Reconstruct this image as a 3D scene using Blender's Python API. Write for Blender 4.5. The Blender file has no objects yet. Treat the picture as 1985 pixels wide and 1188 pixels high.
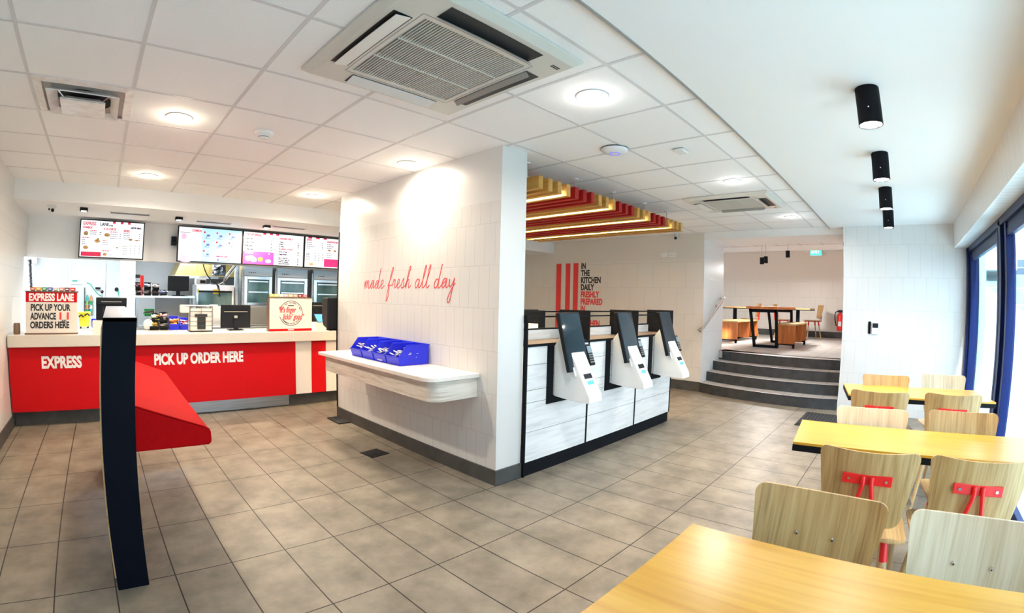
import bpy, bmesh, math, random
from mathutils import Vector, Matrix
random.seed(7)
C = bpy.context.scene
COL = C.collection
PI = math.pi

# ------------------------------------------------------------------ camera
# wide-angle lens with barrel distortion: theta(r) polynomial; world axes: X to the back right, Y to the back left
PITCH, ROLL, PSI, LK, LD, CAMH = -0.013871, 0.022920, 0.770343, 933.03, 0.068534, 1.37817
def cam_axes():
    cp, sp, cr, sr = math.cos(PITCH), math.sin(PITCH), math.cos(ROLL), math.sin(ROLL)
    f = Vector((math.cos(PSI), math.sin(PSI), 0)); r = Vector((math.sin(PSI), -math.cos(PSI), 0)); u = Vector((0, 0, 1))
    fwd = f * cp + u * sp
    up0 = -f * sp + u * cp
    return r * cr + up0 * sr, -r * sr + up0 * cr, fwd
RT, UP, FW = cam_axes()
cd = bpy.data.cameras.new('camera')
cam = bpy.data.objects.new('camera', cd); COL.objects.link(cam)
M = Matrix((RT, UP, -FW)).transposed().to_4x4(); M.translation = (0, 0, CAMH)
cam.matrix_world = M
cd.type = 'PANO'
cd.panorama_type = 'FISHEYE_LENS_POLYNOMIAL'
cd.sensor_width = 36.0; cd.sensor_fit = 'HORIZONTAL'
cd.fisheye_fov = PI
cd.fisheye_polynomial_k0 = 0.0
cd.fisheye_polynomial_k1 = -0.059088254660913844
cd.fisheye_polynomial_k2 = -8.163335005743957e-06
cd.fisheye_polynomial_k3 = 1.6353745742225287e-05
cd.fisheye_polynomial_k4 = -2.3962186283851783e-07
cd.clip_start = 0.02
C.camera = cam

def P(px, py, **k):
    """where the sight line through a pixel of the photograph meets a plane x=, y= or z="""
    x, z = px - 992.5, 594. - py
    R = math.hypot(x, z); th = R / LK
    for _ in range(30): th -= (LK * (th + LD * th ** 3) - R) / (LK * (1 + 3 * LD * th * th))
    s = math.sin(th) / max(R, 1e-9)
    d = RT * (x * s) + UP * (z * s) + FW * math.cos(th)
    a, c = list(k.items())[0]; i = 'xyz'.index(a)
    o = Vector((0, 0, CAMH)); t = (c - o[i]) / d[i]
    return o + d * t

# ------------------------------------------------------------------ world, light, exposure
vs = C.view_settings
C.display_settings.display_device = 'sRGB'
vs.view_transform = 'Standard'; vs.look = 'None'; vs.gamma = 1.0; vs.use_curve_mapping = False
vs.exposure = 1.16
w = bpy.data.worlds.new('sky'); C.world = w; w.use_nodes = True
bgn = w.node_tree.nodes['Background']
bgn.inputs[0].default_value = (0.77, 0.89, 1.0, 1); bgn.inputs[1].default_value = 2.3
cy = C.cycles
cy.max_bounces = 10; cy.diffuse_bounces = 6; cy.glossy_bounces = 4; cy.transparent_max_bounces = 12
cy.caustics_reflective = False; cy.caustics_refractive = False; cy.sample_clamp_indirect = 6.0
cy.use_denoising = True
WARM = (1.0, 0.85, 0.63); NEUT = (1.0, 0.97, 0.94); COOL = (0.88, 0.95, 1.0)
def area(name, loc, size, power, col, rot=(0, 0, 0), sy=None, spread=PI, shape=None, portal=False):
    l = bpy.data.lights.new(name, 'AREA'); l.energy = power; l.color = col; l.spread = spread
    if shape: l.shape = shape
    elif sy: l.shape = 'RECTANGLE'
    l.size = size
    if sy: l.size_y = sy
    if portal: l.cycles.is_portal = True
    o = bpy.data.objects.new(name, l); COL.objects.link(o); o.location = loc; o.rotation_euler = rot
    return o
sl = bpy.data.lights.new('sun', 'SUN'); sl.energy = 9.0; sl.angle = math.radians(3); sl.color = (1.0, .97, .92)
sun = bpy.data.objects.new('sun', sl); COL.objects.link(sun)          # runs along the street, so it lights the pavement and not the room
sun.rotation_euler = Vector((-.80, -.10, .75)).to_track_quat('Z', 'Y').to_euler()
# daylight enters by the shop window along y = -0.95 (portal only guides the sky's samples)
area('window_portal', (3.0, -1.2, 1.1), 8.4, 1, (1, 1, 1), rot=(PI / 2, 0, PI), sy=2.3, portal=True)

# ------------------------------------------------------------------ materials
MATS = {}
def mat(name, col, rough=0.5, metal=0.0, emit=None, es=0.0, spec=0.5, alpha=1.0, coat=0.0):
    if name in MATS: return MATS[name]
    m = bpy.data.materials.new(name); m.use_nodes = True
    b = m.node_tree.nodes['Principled BSDF']
    b.inputs['Base Color'].default_value = (*col, 1); b.inputs['Roughness'].default_value = rough
    b.inputs['Metallic'].default_value = metal; b.inputs['Specular IOR Level'].default_value = spec
    b.inputs['Coat Weight'].default_value = coat
    if emit: b.inputs['Emission Color'].default_value = (*emit, 1); b.inputs['Emission Strength'].default_value = es
    MATS[name] = m
    return m
def nodes(m): return m.node_tree.nodes, m.node_tree.links, m.node_tree.nodes['Principled BSDF']
def ramp(N, stops):
    r = N.new('ShaderNodeValToRGB')
    e = r.color_ramp.elements
    while len(e) < len(stops): e.new(0.5)
    for i, (p, c) in enumerate(stops): e[i].position = p; e[i].color = (*c, 1)
    return r
def noisy(name, c1, c2, rough=0.5, scale=6, metal=0.0, stretch=(1, 1, 1), bump=0.0, detail=6, coat=0.0, lo=.35, hi=.65):
    """two-tone procedural noise in object space, stretched to make grain"""
    if name in MATS: return MATS[name]
    m = mat(name, c1, rough, metal, coat=coat); N, L, b = nodes(m)
    tc = N.new('ShaderNodeTexCoord'); mp = N.new('ShaderNodeMapping'); mp.inputs['Scale'].default_value = stretch
    nz = N.new('ShaderNodeTexNoise'); nz.inputs['Scale'].default_value = scale; nz.inputs['Detail'].default_value = detail
    L.new(tc.outputs['Object'], mp.inputs[0]); L.new(mp.outputs[0], nz.inputs['Vector'])
    r = ramp(N, [(lo, c1), (hi, c2)]); L.new(nz.outputs[0], r.inputs[0]); L.new(r.outputs[0], b.inputs['Base Color'])
    if bump:
        bp = N.new('ShaderNodeBump'); bp.inputs['Strength'].default_value = bump; bp.inputs['Distance'].default_value = 0.01
        L.new(nz.outputs[0], bp.inputs['Height']); L.new(bp.outputs[0], b.inputs['Normal'])
    return m
def wood(name, c1, c2, c3, rough=0.45, axis='z', scale=1.0, coat=0.0, rings=True):
    if name in MATS: return MATS[name]
    m = mat(name, c1, rough, coat=coat); N, L, b = nodes(m)
    tc = N.new('ShaderNodeTexCoord'); oi = N.new('ShaderNodeObjectInfo'); ad = N.new('ShaderNodeVectorMath'); ad.operation = 'ADD'
    sc = N.new('ShaderNodeVectorMath'); sc.operation = 'SCALE'; sc.inputs[3].default_value = 7.0
    cb = N.new('ShaderNodeCombineXYZ')
    for i in range(3): L.new(oi.outputs['Random'], cb.inputs[i])
    L.new(cb.outputs[0], sc.inputs[0])
    L.new(tc.outputs['Object'], ad.inputs[0]); L.new(sc.outputs[0], ad.inputs[1])
    mp = N.new('ShaderNodeMapping'); s = [1.2 * scale if c in axis else 14 * scale for c in 'xyz']; mp.inputs['Scale'].default_value = s
    L.new(ad.outputs[0], mp.inputs[0])
    nz = N.new('ShaderNodeTexNoise'); nz.inputs['Scale'].default_value = 1.0; nz.inputs['Detail'].default_value = 8; nz.inputs['Distortion'].default_value = 0.6
    L.new(mp.outputs[0], nz.inputs['Vector'])
    mp2 = N.new('ShaderNodeMapping'); s2 = [3 * scale if c in axis else 90 * scale for c in 'xyz']; mp2.inputs['Scale'].default_value = s2
    L.new(ad.outputs[0], mp2.inputs[0])
    n2 = N.new('ShaderNodeTexNoise'); n2.inputs['Scale'].default_value = 1.0; n2.inputs['Detail'].default_value = 4
    L.new(mp2.outputs[0], n2.inputs['Vector'])
    mx = N.new('ShaderNodeMath'); mx.operation = 'MULTIPLY_ADD'; mx.inputs[1].default_value = 0.45
    L.new(n2.outputs[0], mx.inputs[0])
    m3 = N.new('ShaderNodeMath'); m3.operation = 'MULTIPLY'; m3.inputs[1].default_value = 0.6; L.new(nz.outputs[0], m3.inputs[0]); L.new(m3.outputs[0], mx.inputs[2])
    r = ramp(N, [(0.36, c1), (0.52, c2), (0.68, c3)]); L.new(mx.outputs[0], r.inputs[0]); L.new(r.outputs[0], b.inputs['Base Color'])
    bp = N.new('ShaderNodeBump'); bp.inputs['Strength'].default_value = 0.08; bp.inputs['Distance'].default_value = 0.004
    L.new(n2.outputs[0], bp.inputs['Height']); L.new(bp.outputs[0], b.inputs['Normal'])
    return m
def brick_mat(name, hx, ox, oz, bw, rh, off, mortar, c_tile, c_tile2, c_mort, rough, zmax=None, c_plain=None, bump=0.4, vert='z', mott=0.0, mscale=4.0, coat=0.0):
    """rectangular tiles on real world axes: hx = horizontal axis, vert = the other axis"""
    if name in MATS: return MATS[name]
    m = mat(name, c_tile, rough, coat=coat); N, L, b = nodes(m)
    g = N.new('ShaderNodeNewGeometry'); sx = N.new('ShaderNodeSeparateXYZ'); L.new(g.outputs['Position'], sx.inputs[0])
    def shift(out, o):
        a = N.new('ShaderNodeMath'); a.operation = 'ADD'; a.inputs[1].default_value = o; L.new(out, a.inputs[0]); return a.outputs[0]
    cb = N.new('ShaderNodeCombineXYZ')
    L.new(shift(sx.outputs['xyz'.index(hx)], -ox + bw * 200), cb.inputs[0]); L.new(shift(sx.outputs['xyz'.index(vert)], -oz + rh * 200), cb.inputs[1])
    br = N.new('ShaderNodeTexBrick'); br.offset = off; br.offset_frequency = 2; br.squash = 1
    br.inputs['Scale'].default_value = 1; br.inputs['Brick Width'].default_value = bw; br.inputs['Row Height'].default_value = rh
    br.inputs['Mortar Size'].default_value = mortar; br.inputs['Mortar Smooth'].default_value = 0.15; br.inputs['Bias'].default_value = 0
    br.inputs['Color1'].default_value = (*c_tile, 1); br.inputs['Color2'].default_value = (*c_tile2, 1); br.inputs['Mortar'].default_value = (*c_mort, 1)
    L.new(cb.outputs[0], br.inputs['Vector'])
    col = br.outputs['Color']; fac = br.outputs['Fac']
    if mott:
        nz = N.new('ShaderNodeTexNoise'); nz.inputs['Scale'].default_value = mscale; nz.inputs['Detail'].default_value = 9; nz.inputs['Roughness'].default_value = .62
        L.new(g.outputs['Position'], nz.inputs['Vector'])
        r = ramp(N, [(0.3, (1 - mott,) * 3), (0.7, (1 + mott * .5,) * 3)]); L.new(nz.outputs[0], r.inputs[0])
        mm = N.new('ShaderNodeMix'); mm.data_type = 'RGBA'; mm.blend_type = 'MULTIPLY'; mm.inputs[0].default_value = 1
        L.new(col, mm.inputs[6]); L.new(r.outputs[0], mm.inputs[7]); col = mm.outputs[2]
    if zmax is not None:
        lt = N.new('ShaderNodeMath'); lt.operation = 'LESS_THAN'; lt.inputs[1].default_value = zmax; L.new(sx.outputs[2], lt.inputs[0])
        mm = N.new('ShaderNodeMix'); mm.data_type = 'RGBA'; L.new(lt.outputs[0], mm.inputs[0])
        mm.inputs[6].default_value = (*(c_plain or c_tile), 1); L.new(col, mm.inputs[7]); col = mm.outputs[2]
        mu = N.new('ShaderNodeMath'); mu.operation = 'MULTIPLY'; L.new(fac, mu.inputs[0]); L.new(lt.outputs[0], mu.inputs[1]); fac = mu.outputs[0]
    L.new(col, b.inputs['Base Color'])
    if bump:
        bp = N.new('ShaderNodeBump'); bp.invert = True; bp.inputs['Strength'].default_value = bump; bp.inputs['Distance'].default_value = 0.004
        L.new(fac, bp.inputs['Height']); L.new(bp.outputs[0], b.inputs['Normal'])
    return m
def glass_mat(name, tint=(.9, .97, 1), refl=0.08):
    if name in MATS: return MATS[name]
    m = bpy.data.materials.new(name); m.use_nodes = True; N = m.node_tree.nodes; L = m.node_tree.links
    N.remove(N['Principled BSDF']); out = N['Material Output']
    t = N.new('ShaderNodeBsdfTransparent'); t.inputs[0].default_value = (*tint, 1)
    gl = N.new('ShaderNodeBsdfGlossy'); gl.inputs['Roughness'].default_value = 0.02
    fr = N.new('ShaderNodeLayerWeight'); fr.inputs[0].default_value = refl
    mx = N.new('ShaderNodeMixShader')
    mu = N.new('ShaderNodeMath'); mu.operation = 'MULTIPLY'; mu.inputs[1].default_value = 0.55
    L.new(fr.outputs['Fresnel'], mu.inputs[0]); L.new(mu.outputs[0], mx.inputs[0]); L.new(t.outputs[0], mx.inputs[1]); L.new(gl.outputs[0], mx.inputs[2]); L.new(mx.outputs[0], out.inputs[0])
    MATS[name] = m
    return m

m_white = mat('white_plastic', (.82, .82, .81), .4)
m_paint = mat('white_paint', (.88, .88, .88), .7)
m_ceil = noisy('ceiling_board', (.92, .92, .92), (.94, .94, .94), .85, 90)
m_tbar = mat('ceiling_grid', (.69, .675, .68), .55)
m_black = mat('black_plastic', (.008, .008, .010), .38, spec=.22)
m_blackm = mat('black_powder_coat', (.006, .007, .010), .6, spec=.12)
m_navy = mat('navy_black_laminate', (.004, .005, .010), .5, spec=.05)
m_navyf = mat('navy_window_frame', (.003, .010, .070), .4, spec=.2)
m_red = mat('red_laminate', (.56, .005, .008), .45, spec=.12)
m_redv = noisy('red_vinyl', (.36, .002, .003), (.39, .003, .004), .7, 40, bump=.05)
m_redv.node_tree.nodes['Principled BSDF'].inputs['Specular IOR Level'].default_value = .04
m_redm = mat('red_metal', (.82, .018, .016), .3)
m_redp = mat('red_print', (.80, .045, .045), .5)
m_blue = mat('blue_bin_plastic', (.008, .018, .62), .35)
m_green = mat('green_bin_plastic', (.01, .30, .08), .4)
m_yellow = mat('yellow_plastic', (.85, .62, .02), .4)
m_steel = noisy('brushed_steel', (.34, .36, .38), (.48, .50, .52), .32, 3, metal=1.0, stretch=(1, 1, 40))
m_steelm = mat('polished_steel', (.72, .72, .73), .15, 1.0)
m_brass = noisy('brassy_steel', (.72, .55, .16), (.85, .68, .28), .3, 3, metal=1.0, stretch=(30, 1, 1))
m_darkglass = mat('dark_glass', (.010, .014, .02), .06)
m_kiosk = mat('dark_blue_screen', (.008, .026, .042), .05, spec=.6)
m_oven_glass = noisy('oven_glass', (.03, .10, .11), (.14, .26, .26), .08, 4, stretch=(1, 1, .4))
m_counter = noisy('cream_quartz', (.66, .60, .52), (.72, .66, .58), .3, 90)
m_tread = noisy('grey_stone_tile', (.085, .088, .095), (.12, .122, .13), .5, 9, bump=.05)
m_base = noisy('grey_base_tile', (.050, .049, .047), (.075, .072, .068), .55, 8, bump=.05)
m_print_k = mat('black_print', (.015, .014, .014), .5)
m_print_w = mat('white_print', (.86, .86, .86), .5)
m_cream = mat('cream_board', (.76, .70, .64), .55)
m_oak = wood('light_oak_veneer', (.29, .160, .055), (.49, .30, .115), (.60, .41, .19), .42, 'yz', 1.5)
m_oakpale = wood('pale_oak_veneer', (.44, .32, .19), (.60, .47, .31), (.69, .57, .41), .42, 'yz', 1.5)
m_table = wood('honey_oak_laminate', (.52, .25, .014), (.60, .32, .03), (.66, .38, .06), .30, 'y', .8, coat=.4)
m_ledge = wood('whitewashed_wood', (.44, .37, .30), (.68, .61, .53), (.76, .70, .63), .5, 'xy', 2.2)
m_whitewood = wood('white_wood_laminate', (.66, .67, .67), (.83, .83, .83), (.86, .87, .87), .45, 'x', 2.0)
m_slat = wood('golden_oak_slat', (.40, .20, .035), (.52, .28, .06), (.60, .36, .10), .45, 'y', 1.0)
m_slatred = mat('red_slat', (.32, .008, .008), .5, spec=.25)
m_cherry = wood('red_brown_timber', (.30, .065, .010), (.46, .125, .022), (.56, .19, .045), .45, 'z', 1.0)
m_led = mat('led_strip', (1, .9, .7), .5, emit=(1.0, .86, .55), es=7.0)
m_lens = mat('lamp_lens', (1, 1, 1), .5, emit=(1.0, .93, .80), es=14.0)
m_panelglow = mat('light_panel', (1, 1, 1), .5, emit=(.93, .98, 1.0), es=5.0)
m_screen = mat('lit_screen', (.3, .3, .3), .3, emit=(.97, .98, 1.0), es=0.46)
m_screenb = mat('lit_screen_blue', (.15, .25, .3), .3, emit=(.42, .72, 1.0), es=0.46)
m_sred = mat('screen_red', (.5, .01, .05), .5, emit=(.75, .02, .10), es=0.22)
m_sdark = mat('screen_ink', (.006, .008, .05), .6, spec=.1)
m_sgrey = mat('screen_grey_ink', (.10, .12, .22), .6, spec=.1)
m_sfood = noisy('screen_food', (.55, .20, .06), (.85, .60, .25), .5, 60)
m_sgreen = mat('screen_green', (.3, .5, .15), .5)
m_fridge = mat('kitchen_white', (.74, .77, .78), .4)
m_tealglow = mat('exit_green', (.05, .7, .5), .4, emit=(.06, .80, .58), es=0.8)
m_bluescreen = mat('small_blue_screen', (.05, .2, .6), .2, emit=(.10, .32, .75), es=0.7)
m_bracket = mat('galvanised', (.55, .56, .57), .3, 1.0)
m_glass = glass_mat('window_glass', (.88, .97, 1.0), .05)
m_clear = glass_mat('clear_glass', (.96, .98, .98), .03)
m_rubber = noisy('black_rubber', (.008, .008, .009), (.016, .016, .018), .85, 60, bump=.3)
m_paper = noisy('white_paper', (.78, .76, .73), (.88, .87, .85), .7, 25)

# real world axes for the tiled surfaces
m_floor = brick_mat('floor_tile', 'x', .483, 3.035, .30, .60, 0.0, .0036, (.222, .188, .146), (.236, .201, .157), (.013, .011, .010), .42, bump=.25, vert='y', mott=.42, mscale=4.2)
m_floor_up = brick_mat('upper_floor_tile', 'x', .483, 3.035, .60, .60, 0.0, .004, (.46, .43, .40), (.48, .45, .42), (.08, .07, .07), .4, bump=.2, vert='y', mott=.2)
m_floor.node_tree.nodes['Principled BSDF'].inputs['Specular IOR Level'].default_value = .22
m_table.node_tree.nodes['Principled BSDF'].inputs['Specular IOR Level'].default_value = .3; m_table.node_tree.nodes['Principled BSDF'].inputs['Coat Roughness'].default_value = .28
TILE, TILE2, GROUT = (.68, .67, .655), (.695, .68, .665), (.55, .53, .51)
m_tile_y = brick_mat('wall_tile_along_y', 'y', 2.556, .376, .111, .312, .5, .0022, TILE, TILE2, GROUT, .28, zmax=2.097, c_plain=(.74, .73, .715), bump=.5)
m_tile_x = brick_mat('wall_tile_along_x', 'x', 2.40, .376, .27, .312, .5, .0018, TILE, TILE2, (.68, .67, .65), .28, zmax=2.55, bump=.4)
m_tile_back = brick_mat('back_wall_tile', 'y', 2.90, .376, .30, .42, .5, .003, (.74, .71, .66), (.75, .72, .67), (.60, .57, .53), .32, zmax=2.097, c_plain=(.72, .68, .63), bump=.4)
m_tile_right = brick_mat('right_wall_tile', 'y', 0.70, .10, .152, .423, .5, .0028, (.75, .75, .75), (.76, .76, .76), (.66, .66, .665), .28, zmax=3.0, bump=.4)
m_tile_bulk = brick_mat('bulkhead_tile', 'x', 0.0, 2.16, .15, .60, .5, .0028, (.80, .79, .78), (.81, .80, .79), (.62, .61, .60), .3, zmax=3.0, bump=.4)
m_ribbed = brick_mat('soffit_boards', 'x', 0.0, -2.0, .10, 6.0, 0.0, .004, (.80, .81, .82), (.81, .82, .83), (.55, .57, .60), .35, bump=.5, vert='y')

# ------------------------------------------------------------------ mesh helpers
class MB:
    def __init__(self): self.v = []; self.f = []; self.mi = []; self.cur = 0
    def add(self, vs_, fs_, mi=None):
        o = len(self.v); self.v += [tuple(q) for q in vs_]
        for f in fs_: self.f.append([i + o for i in f]); self.mi.append(self.cur if mi is None else mi)
        return self
    def box(self, x0, x1, y0, y1, z0, z1, mi=None):
        v = [(x, y, z) for z in (z0, z1) for y in (y0, y1) for x in (x0, x1)]
        return self.add(v, [(0, 2, 3, 1), (4, 5, 7, 6), (0, 1, 5, 4), (2, 6, 7, 3), (0, 4, 6, 2), (1, 3, 7, 5)], mi)
    def hexa(self, b, t, mi=None):
        """bottom quad b and top quad t, both counter-clockwise seen from above"""
        return self.add(list(b) + list(t), [(3, 2, 1, 0), (4, 5, 6, 7), (0, 1, 5, 4), (1, 2, 6, 5), (2, 3, 7, 6), (3, 0, 4, 7)], mi)
    def prism(self, pts, h, axis='z', mi=None):
        """polygon in the plane across axis, from h[0] to h[1]"""
        n = len(pts)
        def q(p, t): return {'z': (p[0], p[1], t), 'x': (t, p[0], p[1]), 'y': (p[0], t, p[1])}[axis]
        v = [q(p, h[0]) for p in pts] + [q(p, h[1]) for p in pts]
        return self.add(v, [list(range(n))[::-1], list(range(n, 2 * n))] + [(i, (i + 1) % n, n + (i + 1) % n, n + i) for i in range(n)], mi)
    def cyl(self, p0, p1, r0, r1=None, n=20, caps=True, mi=None):
        r1 = r0 if r1 is None else r1; p0 = Vector(p0); p1 = Vector(p1); d = (p1 - p0).normalized()
        a = d.orthogonal().normalized(); b = d.cross(a)
        v = []
        for p, r in ((p0, r0), (p1, r1)):
            for i in range(n):
                t = 2 * PI * i / n; v.append(p + a * (r * math.cos(t)) + b * (r * math.sin(t)))
        f = [(i, (i + 1) % n, n + (i + 1) % n, n + i) for i in range(n)]
        if caps: f += [list(range(n))[::-1], list(range(n, 2 * n))]
        return self.add(v, f, mi)
    def lathe(self, c, prof, n=28, mi=None):
        """(radius, z) profile turned about the vertical through c"""
        v = []
        for r, z in prof:
            for i in range(n):
                t = 2 * PI * i / n; v.append((c[0] + r * math.cos(t), c[1] + r * math.sin(t), c[2] + z))
        f = []
        for k in range(len(prof) - 1):
            for i in range(n): f.append((k * n + i, k * n + (i + 1) % n, (k + 1) * n + (i + 1) % n, (k + 1) * n + i))
        if prof[0][0] > 0: f.append(list(range(n))[::-1])
        if prof[-1][0] > 0: f.append([(len(prof) - 1) * n + i for i in range(n)])
        return self.add(v, f, mi)
    def tube(self, pts, r, n=8, mi=None):
        pts = [Vector(p) for p in pts]; v = []; m = len(pts); prev = None
        for k, p in enumerate(pts):
            d = (pts[min(k + 1, m - 1)] - pts[max(k - 1, 0)]).normalized()
            a = d.orthogonal().normalized() if prev is None else (prev - d * prev.dot(d)).normalized()
            prev = a; b = d.cross(a)
            for i in range(n):
                t = 2 * PI * i / n; v.append(p + a * (r * math.cos(t)) + b * (r * math.sin(t)))
        f = [(k * n + i, k * n + (i + 1) % n, (k + 1) * n + (i + 1) % n, (k + 1) * n + i) for k in range(m - 1) for i in range(n)]
        f += [list(range(n))[::-1], [(m - 1) * n + i for i in range(n)]]
        return self.add(v, f, mi)
    def ball(self, c, r, sx=1, sy=1, sz=1, n=12, mi=None):
        prof = []; k = n // 2 + 1
        v = []; f = []
        for j in range(k + 1):
            th = PI * j / k
            for i in range(n):
                t = 2 * PI * i / n
                v.append((c[0] + sx * r * math.sin(th) * math.cos(t), c[1] + sy * r * math.sin(th) * math.sin(t), c[2] - sz * r * math.cos(th)))
        for j in range(k):
            for i in range(n): f.append((j * n + i, j * n + (i + 1) % n, (j + 1) * n + (i + 1) % n, (j + 1) * n + i))
        return self.add(v, f, mi)
    def build(self, name, mats, parent=None, bevel=0.0, smooth=None, world=True, seg=2):
        """world=True: vertices are world coordinates and are moved into the (unrotated) parent's space"""
        me = bpy.data.meshes.new(name)
        off = Vector((0, 0, 0))
        if parent is not None and world:
            q = parent
            while q is not None: off += q.location; q = q.parent
        if parent is None and world and self.v:
            lo = [min(p[i] for p in self.v) for i in range(3)]; hi = [max(p[i] for p in self.v) for i in range(3)]
            off = Vector(((lo[0] + hi[0]) / 2, (lo[1] + hi[1]) / 2, lo[2]))
        me.from_pydata([tuple(Vector(p) - off) for p in self.v], [], self.f)
        for mm in (mats if isinstance(mats, (list, tuple)) else [mats]): me.materials.append(mm)
        for p, i in zip(me.polygons, self.mi): p.material_index = i
        bm = bmesh.new(); bm.from_mesh(me); bmesh.ops.recalc_face_normals(bm, faces=bm.faces)
        bm.to_mesh(me); bm.free()
        o = bpy.data.objects.new(name, me); COL.objects.link(o)
        if parent is not None: o.parent = parent
        elif world: o.location = off
        if bevel:
            b = o.modifiers.new('bevel', 'BEVEL'); b.width = bevel; b.segments = seg; b.limit_method = 'ANGLE'; b.angle_limit = math.radians(40)
        if smooth:
            for p in me.polygons: p.use_smooth = True
            try: me.set_sharp_from_angle(angle=math.radians(smooth))
            except Exception: pass
        return o
def B(*a, **k): return MB().box(*a, **k)
def tag(o, label, cat, group=None, kind=None):
    o['label'] = label; o['category'] = cat
    if group: o['group'] = group
    if kind: o['kind'] = kind
    return o
def thing(name, label, cat, loc=(0, 0, 0), rotz=0.0, group=None):
    o = bpy.data.objects.new(name, None); COL.objects.link(o); o.empty_display_size = .05
    o.location = loc; o.rotation_euler = (0, 0, rotz)
    return tag(o, label, cat, group)
def struct(name, mb, mats, **k):
    o = mb.build(name, mats, **k); o['kind'] = 'structure'; return o
def copy_tree(o, parent=None):
    c = o.copy(); COL.objects.link(c)
    if parent is not None: c.parent = parent
    for ch in list(o.children): copy_tree(ch, c)
    return c
def text(name, body, size, m, parent, loc, normal, sx=1.0, bold=0.0, align='LEFT', shear=0.0, depth=0.0008, right=None, world=True, spacing=1.0, line=1.0, fit=None):
    """lettering as a mesh; loc = baseline start, normal = the way the letters face, right = reading direction"""
    cu = bpy.data.curves.new(name, 'FONT'); cu.body = body
    cu.size = size; cu.offset = bold; cu.align_x = align; cu.shear = shear
    cu.extrude = depth; cu.space_character = spacing; cu.space_line = line; cu.resolution_u = 4
    t = bpy.data.objects.new(name, cu); COL.objects.link(t)
    dg = bpy.context.evaluated_depsgraph_get(); dg.update()
    me = bpy.data.meshes.new_from_object(t.evaluated_get(dg))
    bpy.data.objects.remove(t); me.name = name
    if fit and len(me.vertices):
        xs = [q.co.x for q in me.vertices]; me.transform(Matrix.Translation((-min(xs), 0, 0))); sx = fit / (max(xs) - min(xs))
    n = Vector(normal).normalized(); r = Vector(right).normalized(); u = n.cross(r)
    R = Matrix((r, u, n)).transposed().to_4x4(); R.translation = Vector(loc)
    R = R @ Matrix.Diagonal((sx, 1, 1, 1))
    off = Vector((0, 0, 0))
    if parent is not None and world:
        q = parent
        while q is not None: off += q.location; q = q.parent
    me.transform(Matrix.Translation(-off) @ R)
    me.materials.clear(); me.materials.append(m)
    o = bpy.data.objects.new(name, me); COL.objects.link(o)
    if parent is not None: o.parent = parent
    return o
YN, XR = (0, -1, 0), (1, 0, 0)          # faces the counter's customers, reads along +X
XN, YR = (-1, 0, 0), (0, -1, 0)         # faces -X, reads along -Y
def merge_text(objs, name, parent):
    """several letterings of one colour as one part"""
    bm = bmesh.new()
    for o in objs: bm.from_mesh(o.data)
    me = bpy.data.meshes.new(name); bm.to_mesh(me); bm.free()
    for mm in objs[0].data.materials: me.materials.append(mm)
    for o in objs: bpy.data.objects.remove(o)
    o = bpy.data.objects.new(name, me); COL.objects.link(o); o.parent = parent
    return o

# ================================================================== the setting
ZC, ZP = 2.505, 2.47
XL, XB, YW = -1.10, 7.28, -0.95       # left wall, back wall, shop window
def by_normal(o, mats):
    o.data.materials.clear()
    for mm in mats: o.data.materials.append(mm)
    for p in o.data.polygons:
        n = [abs(c) for c in p.normal]; p.material_index = n.index(max(n))
    return o
struct('floor', B(XL - .2, XB + .2, -1.05, 11.0, -.12, 0), m_floor)
# suspended ceiling: boards and the T-bar grid on them
mb = MB(); mb.box(XL, XB + .4, .93, 5.97, ZC + .0025, ZC + .10, 0)
for i in range(-5, 12):
    x = 1.22 + .6 * i
    if XL < x < XB: mb.box(x - .010, x + .010, .93, 5.97, ZC, ZC + .0025, 1)
for j in range(-1, 9):
    y = 1.176 + .6 * j
    if .93 < y < 5.95: mb.box(XL, XB, y - .010, y + .010, ZC + .0005, ZC + .0025, 1)
struct('ceiling', mb, [m_ceil, m_tbar])
struct('plain_ceiling', B(XL - .1, 7.35, -.75, .93, ZP, ZC + .10), m_paint)
struct('trim_7', B(XL, 7.2, .924, .938, ZP - .004, ZC), mat('edge_angle', (.34, .33, .32), .5))
o = struct('wall_left', B(XL - .15, XL, -1.1, 7.0, 0, 2.62).box(XL - .15, XL, 7.0, 7.2, 1.79, 2.62), m_tile_y)
by_normal(o, [m_tile_y, m_paint, m_paint])
struct('baseboard_left', B(XL, XL + .012, -.9, 5.93, 0, .12), m_base)
o = struct('wall_partition', B(2.39, 2.655, 2.45, 5.06, 0, ZC + .008), m_tile_y)
by_normal(o, [m_tile_y, m_tile_x, m_paint])
mb = B(2.378, 2.39, 2.438, 5.06, 0, .118); mb.box(2.39, 2.657, 2.438, 2.45, 0, .118)
struct('baseboard_partition', mb, m_base)
struct('trim_1', B(2.384, 2.39, 5.05, 5.075, 0, 2.1), m_blackm)
o = struct('wall_back', B(XB, XB + .17, 2.88, 8.0, 0, 2.62), m_tile_back)
by_normal(o, [m_tile_back, m_tile_right, m_paint])
struct('jamb_wall', B(XB + .17, 8.2, 2.88, 3.05, 0, 2.42), m_tile_right)
struct('baseboard_back', B(XB - .012, XB, 2.885, 7.2, 0, .15), m_base)
o = struct('wall_right', B(7.1, 7.28, -1.05, .735, 0, ZP + .1), m_tile_right)
struct('return_wall', B(7.28, 8.2, .55, .735, 0, 2.42), m_paint)
struct('trim_2', B(XB, 8.2, .735, 2.88, 2.40, ZC + .12), m_paint)               # beam over the steps
struct('trim_3', B(XL, XB, 5.95, 7.2, 2.30, 2.62), m_paint)                      # bulkhead over the counter
o = struct('wall_window', B(XL, 7.1, -.90, -.73, 2.165, ZP + .1), m_tile_bulk)    # bulkhead over the shop window
by_normal(o, [m_paint, m_tile_bulk, m_ribbed])
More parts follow.
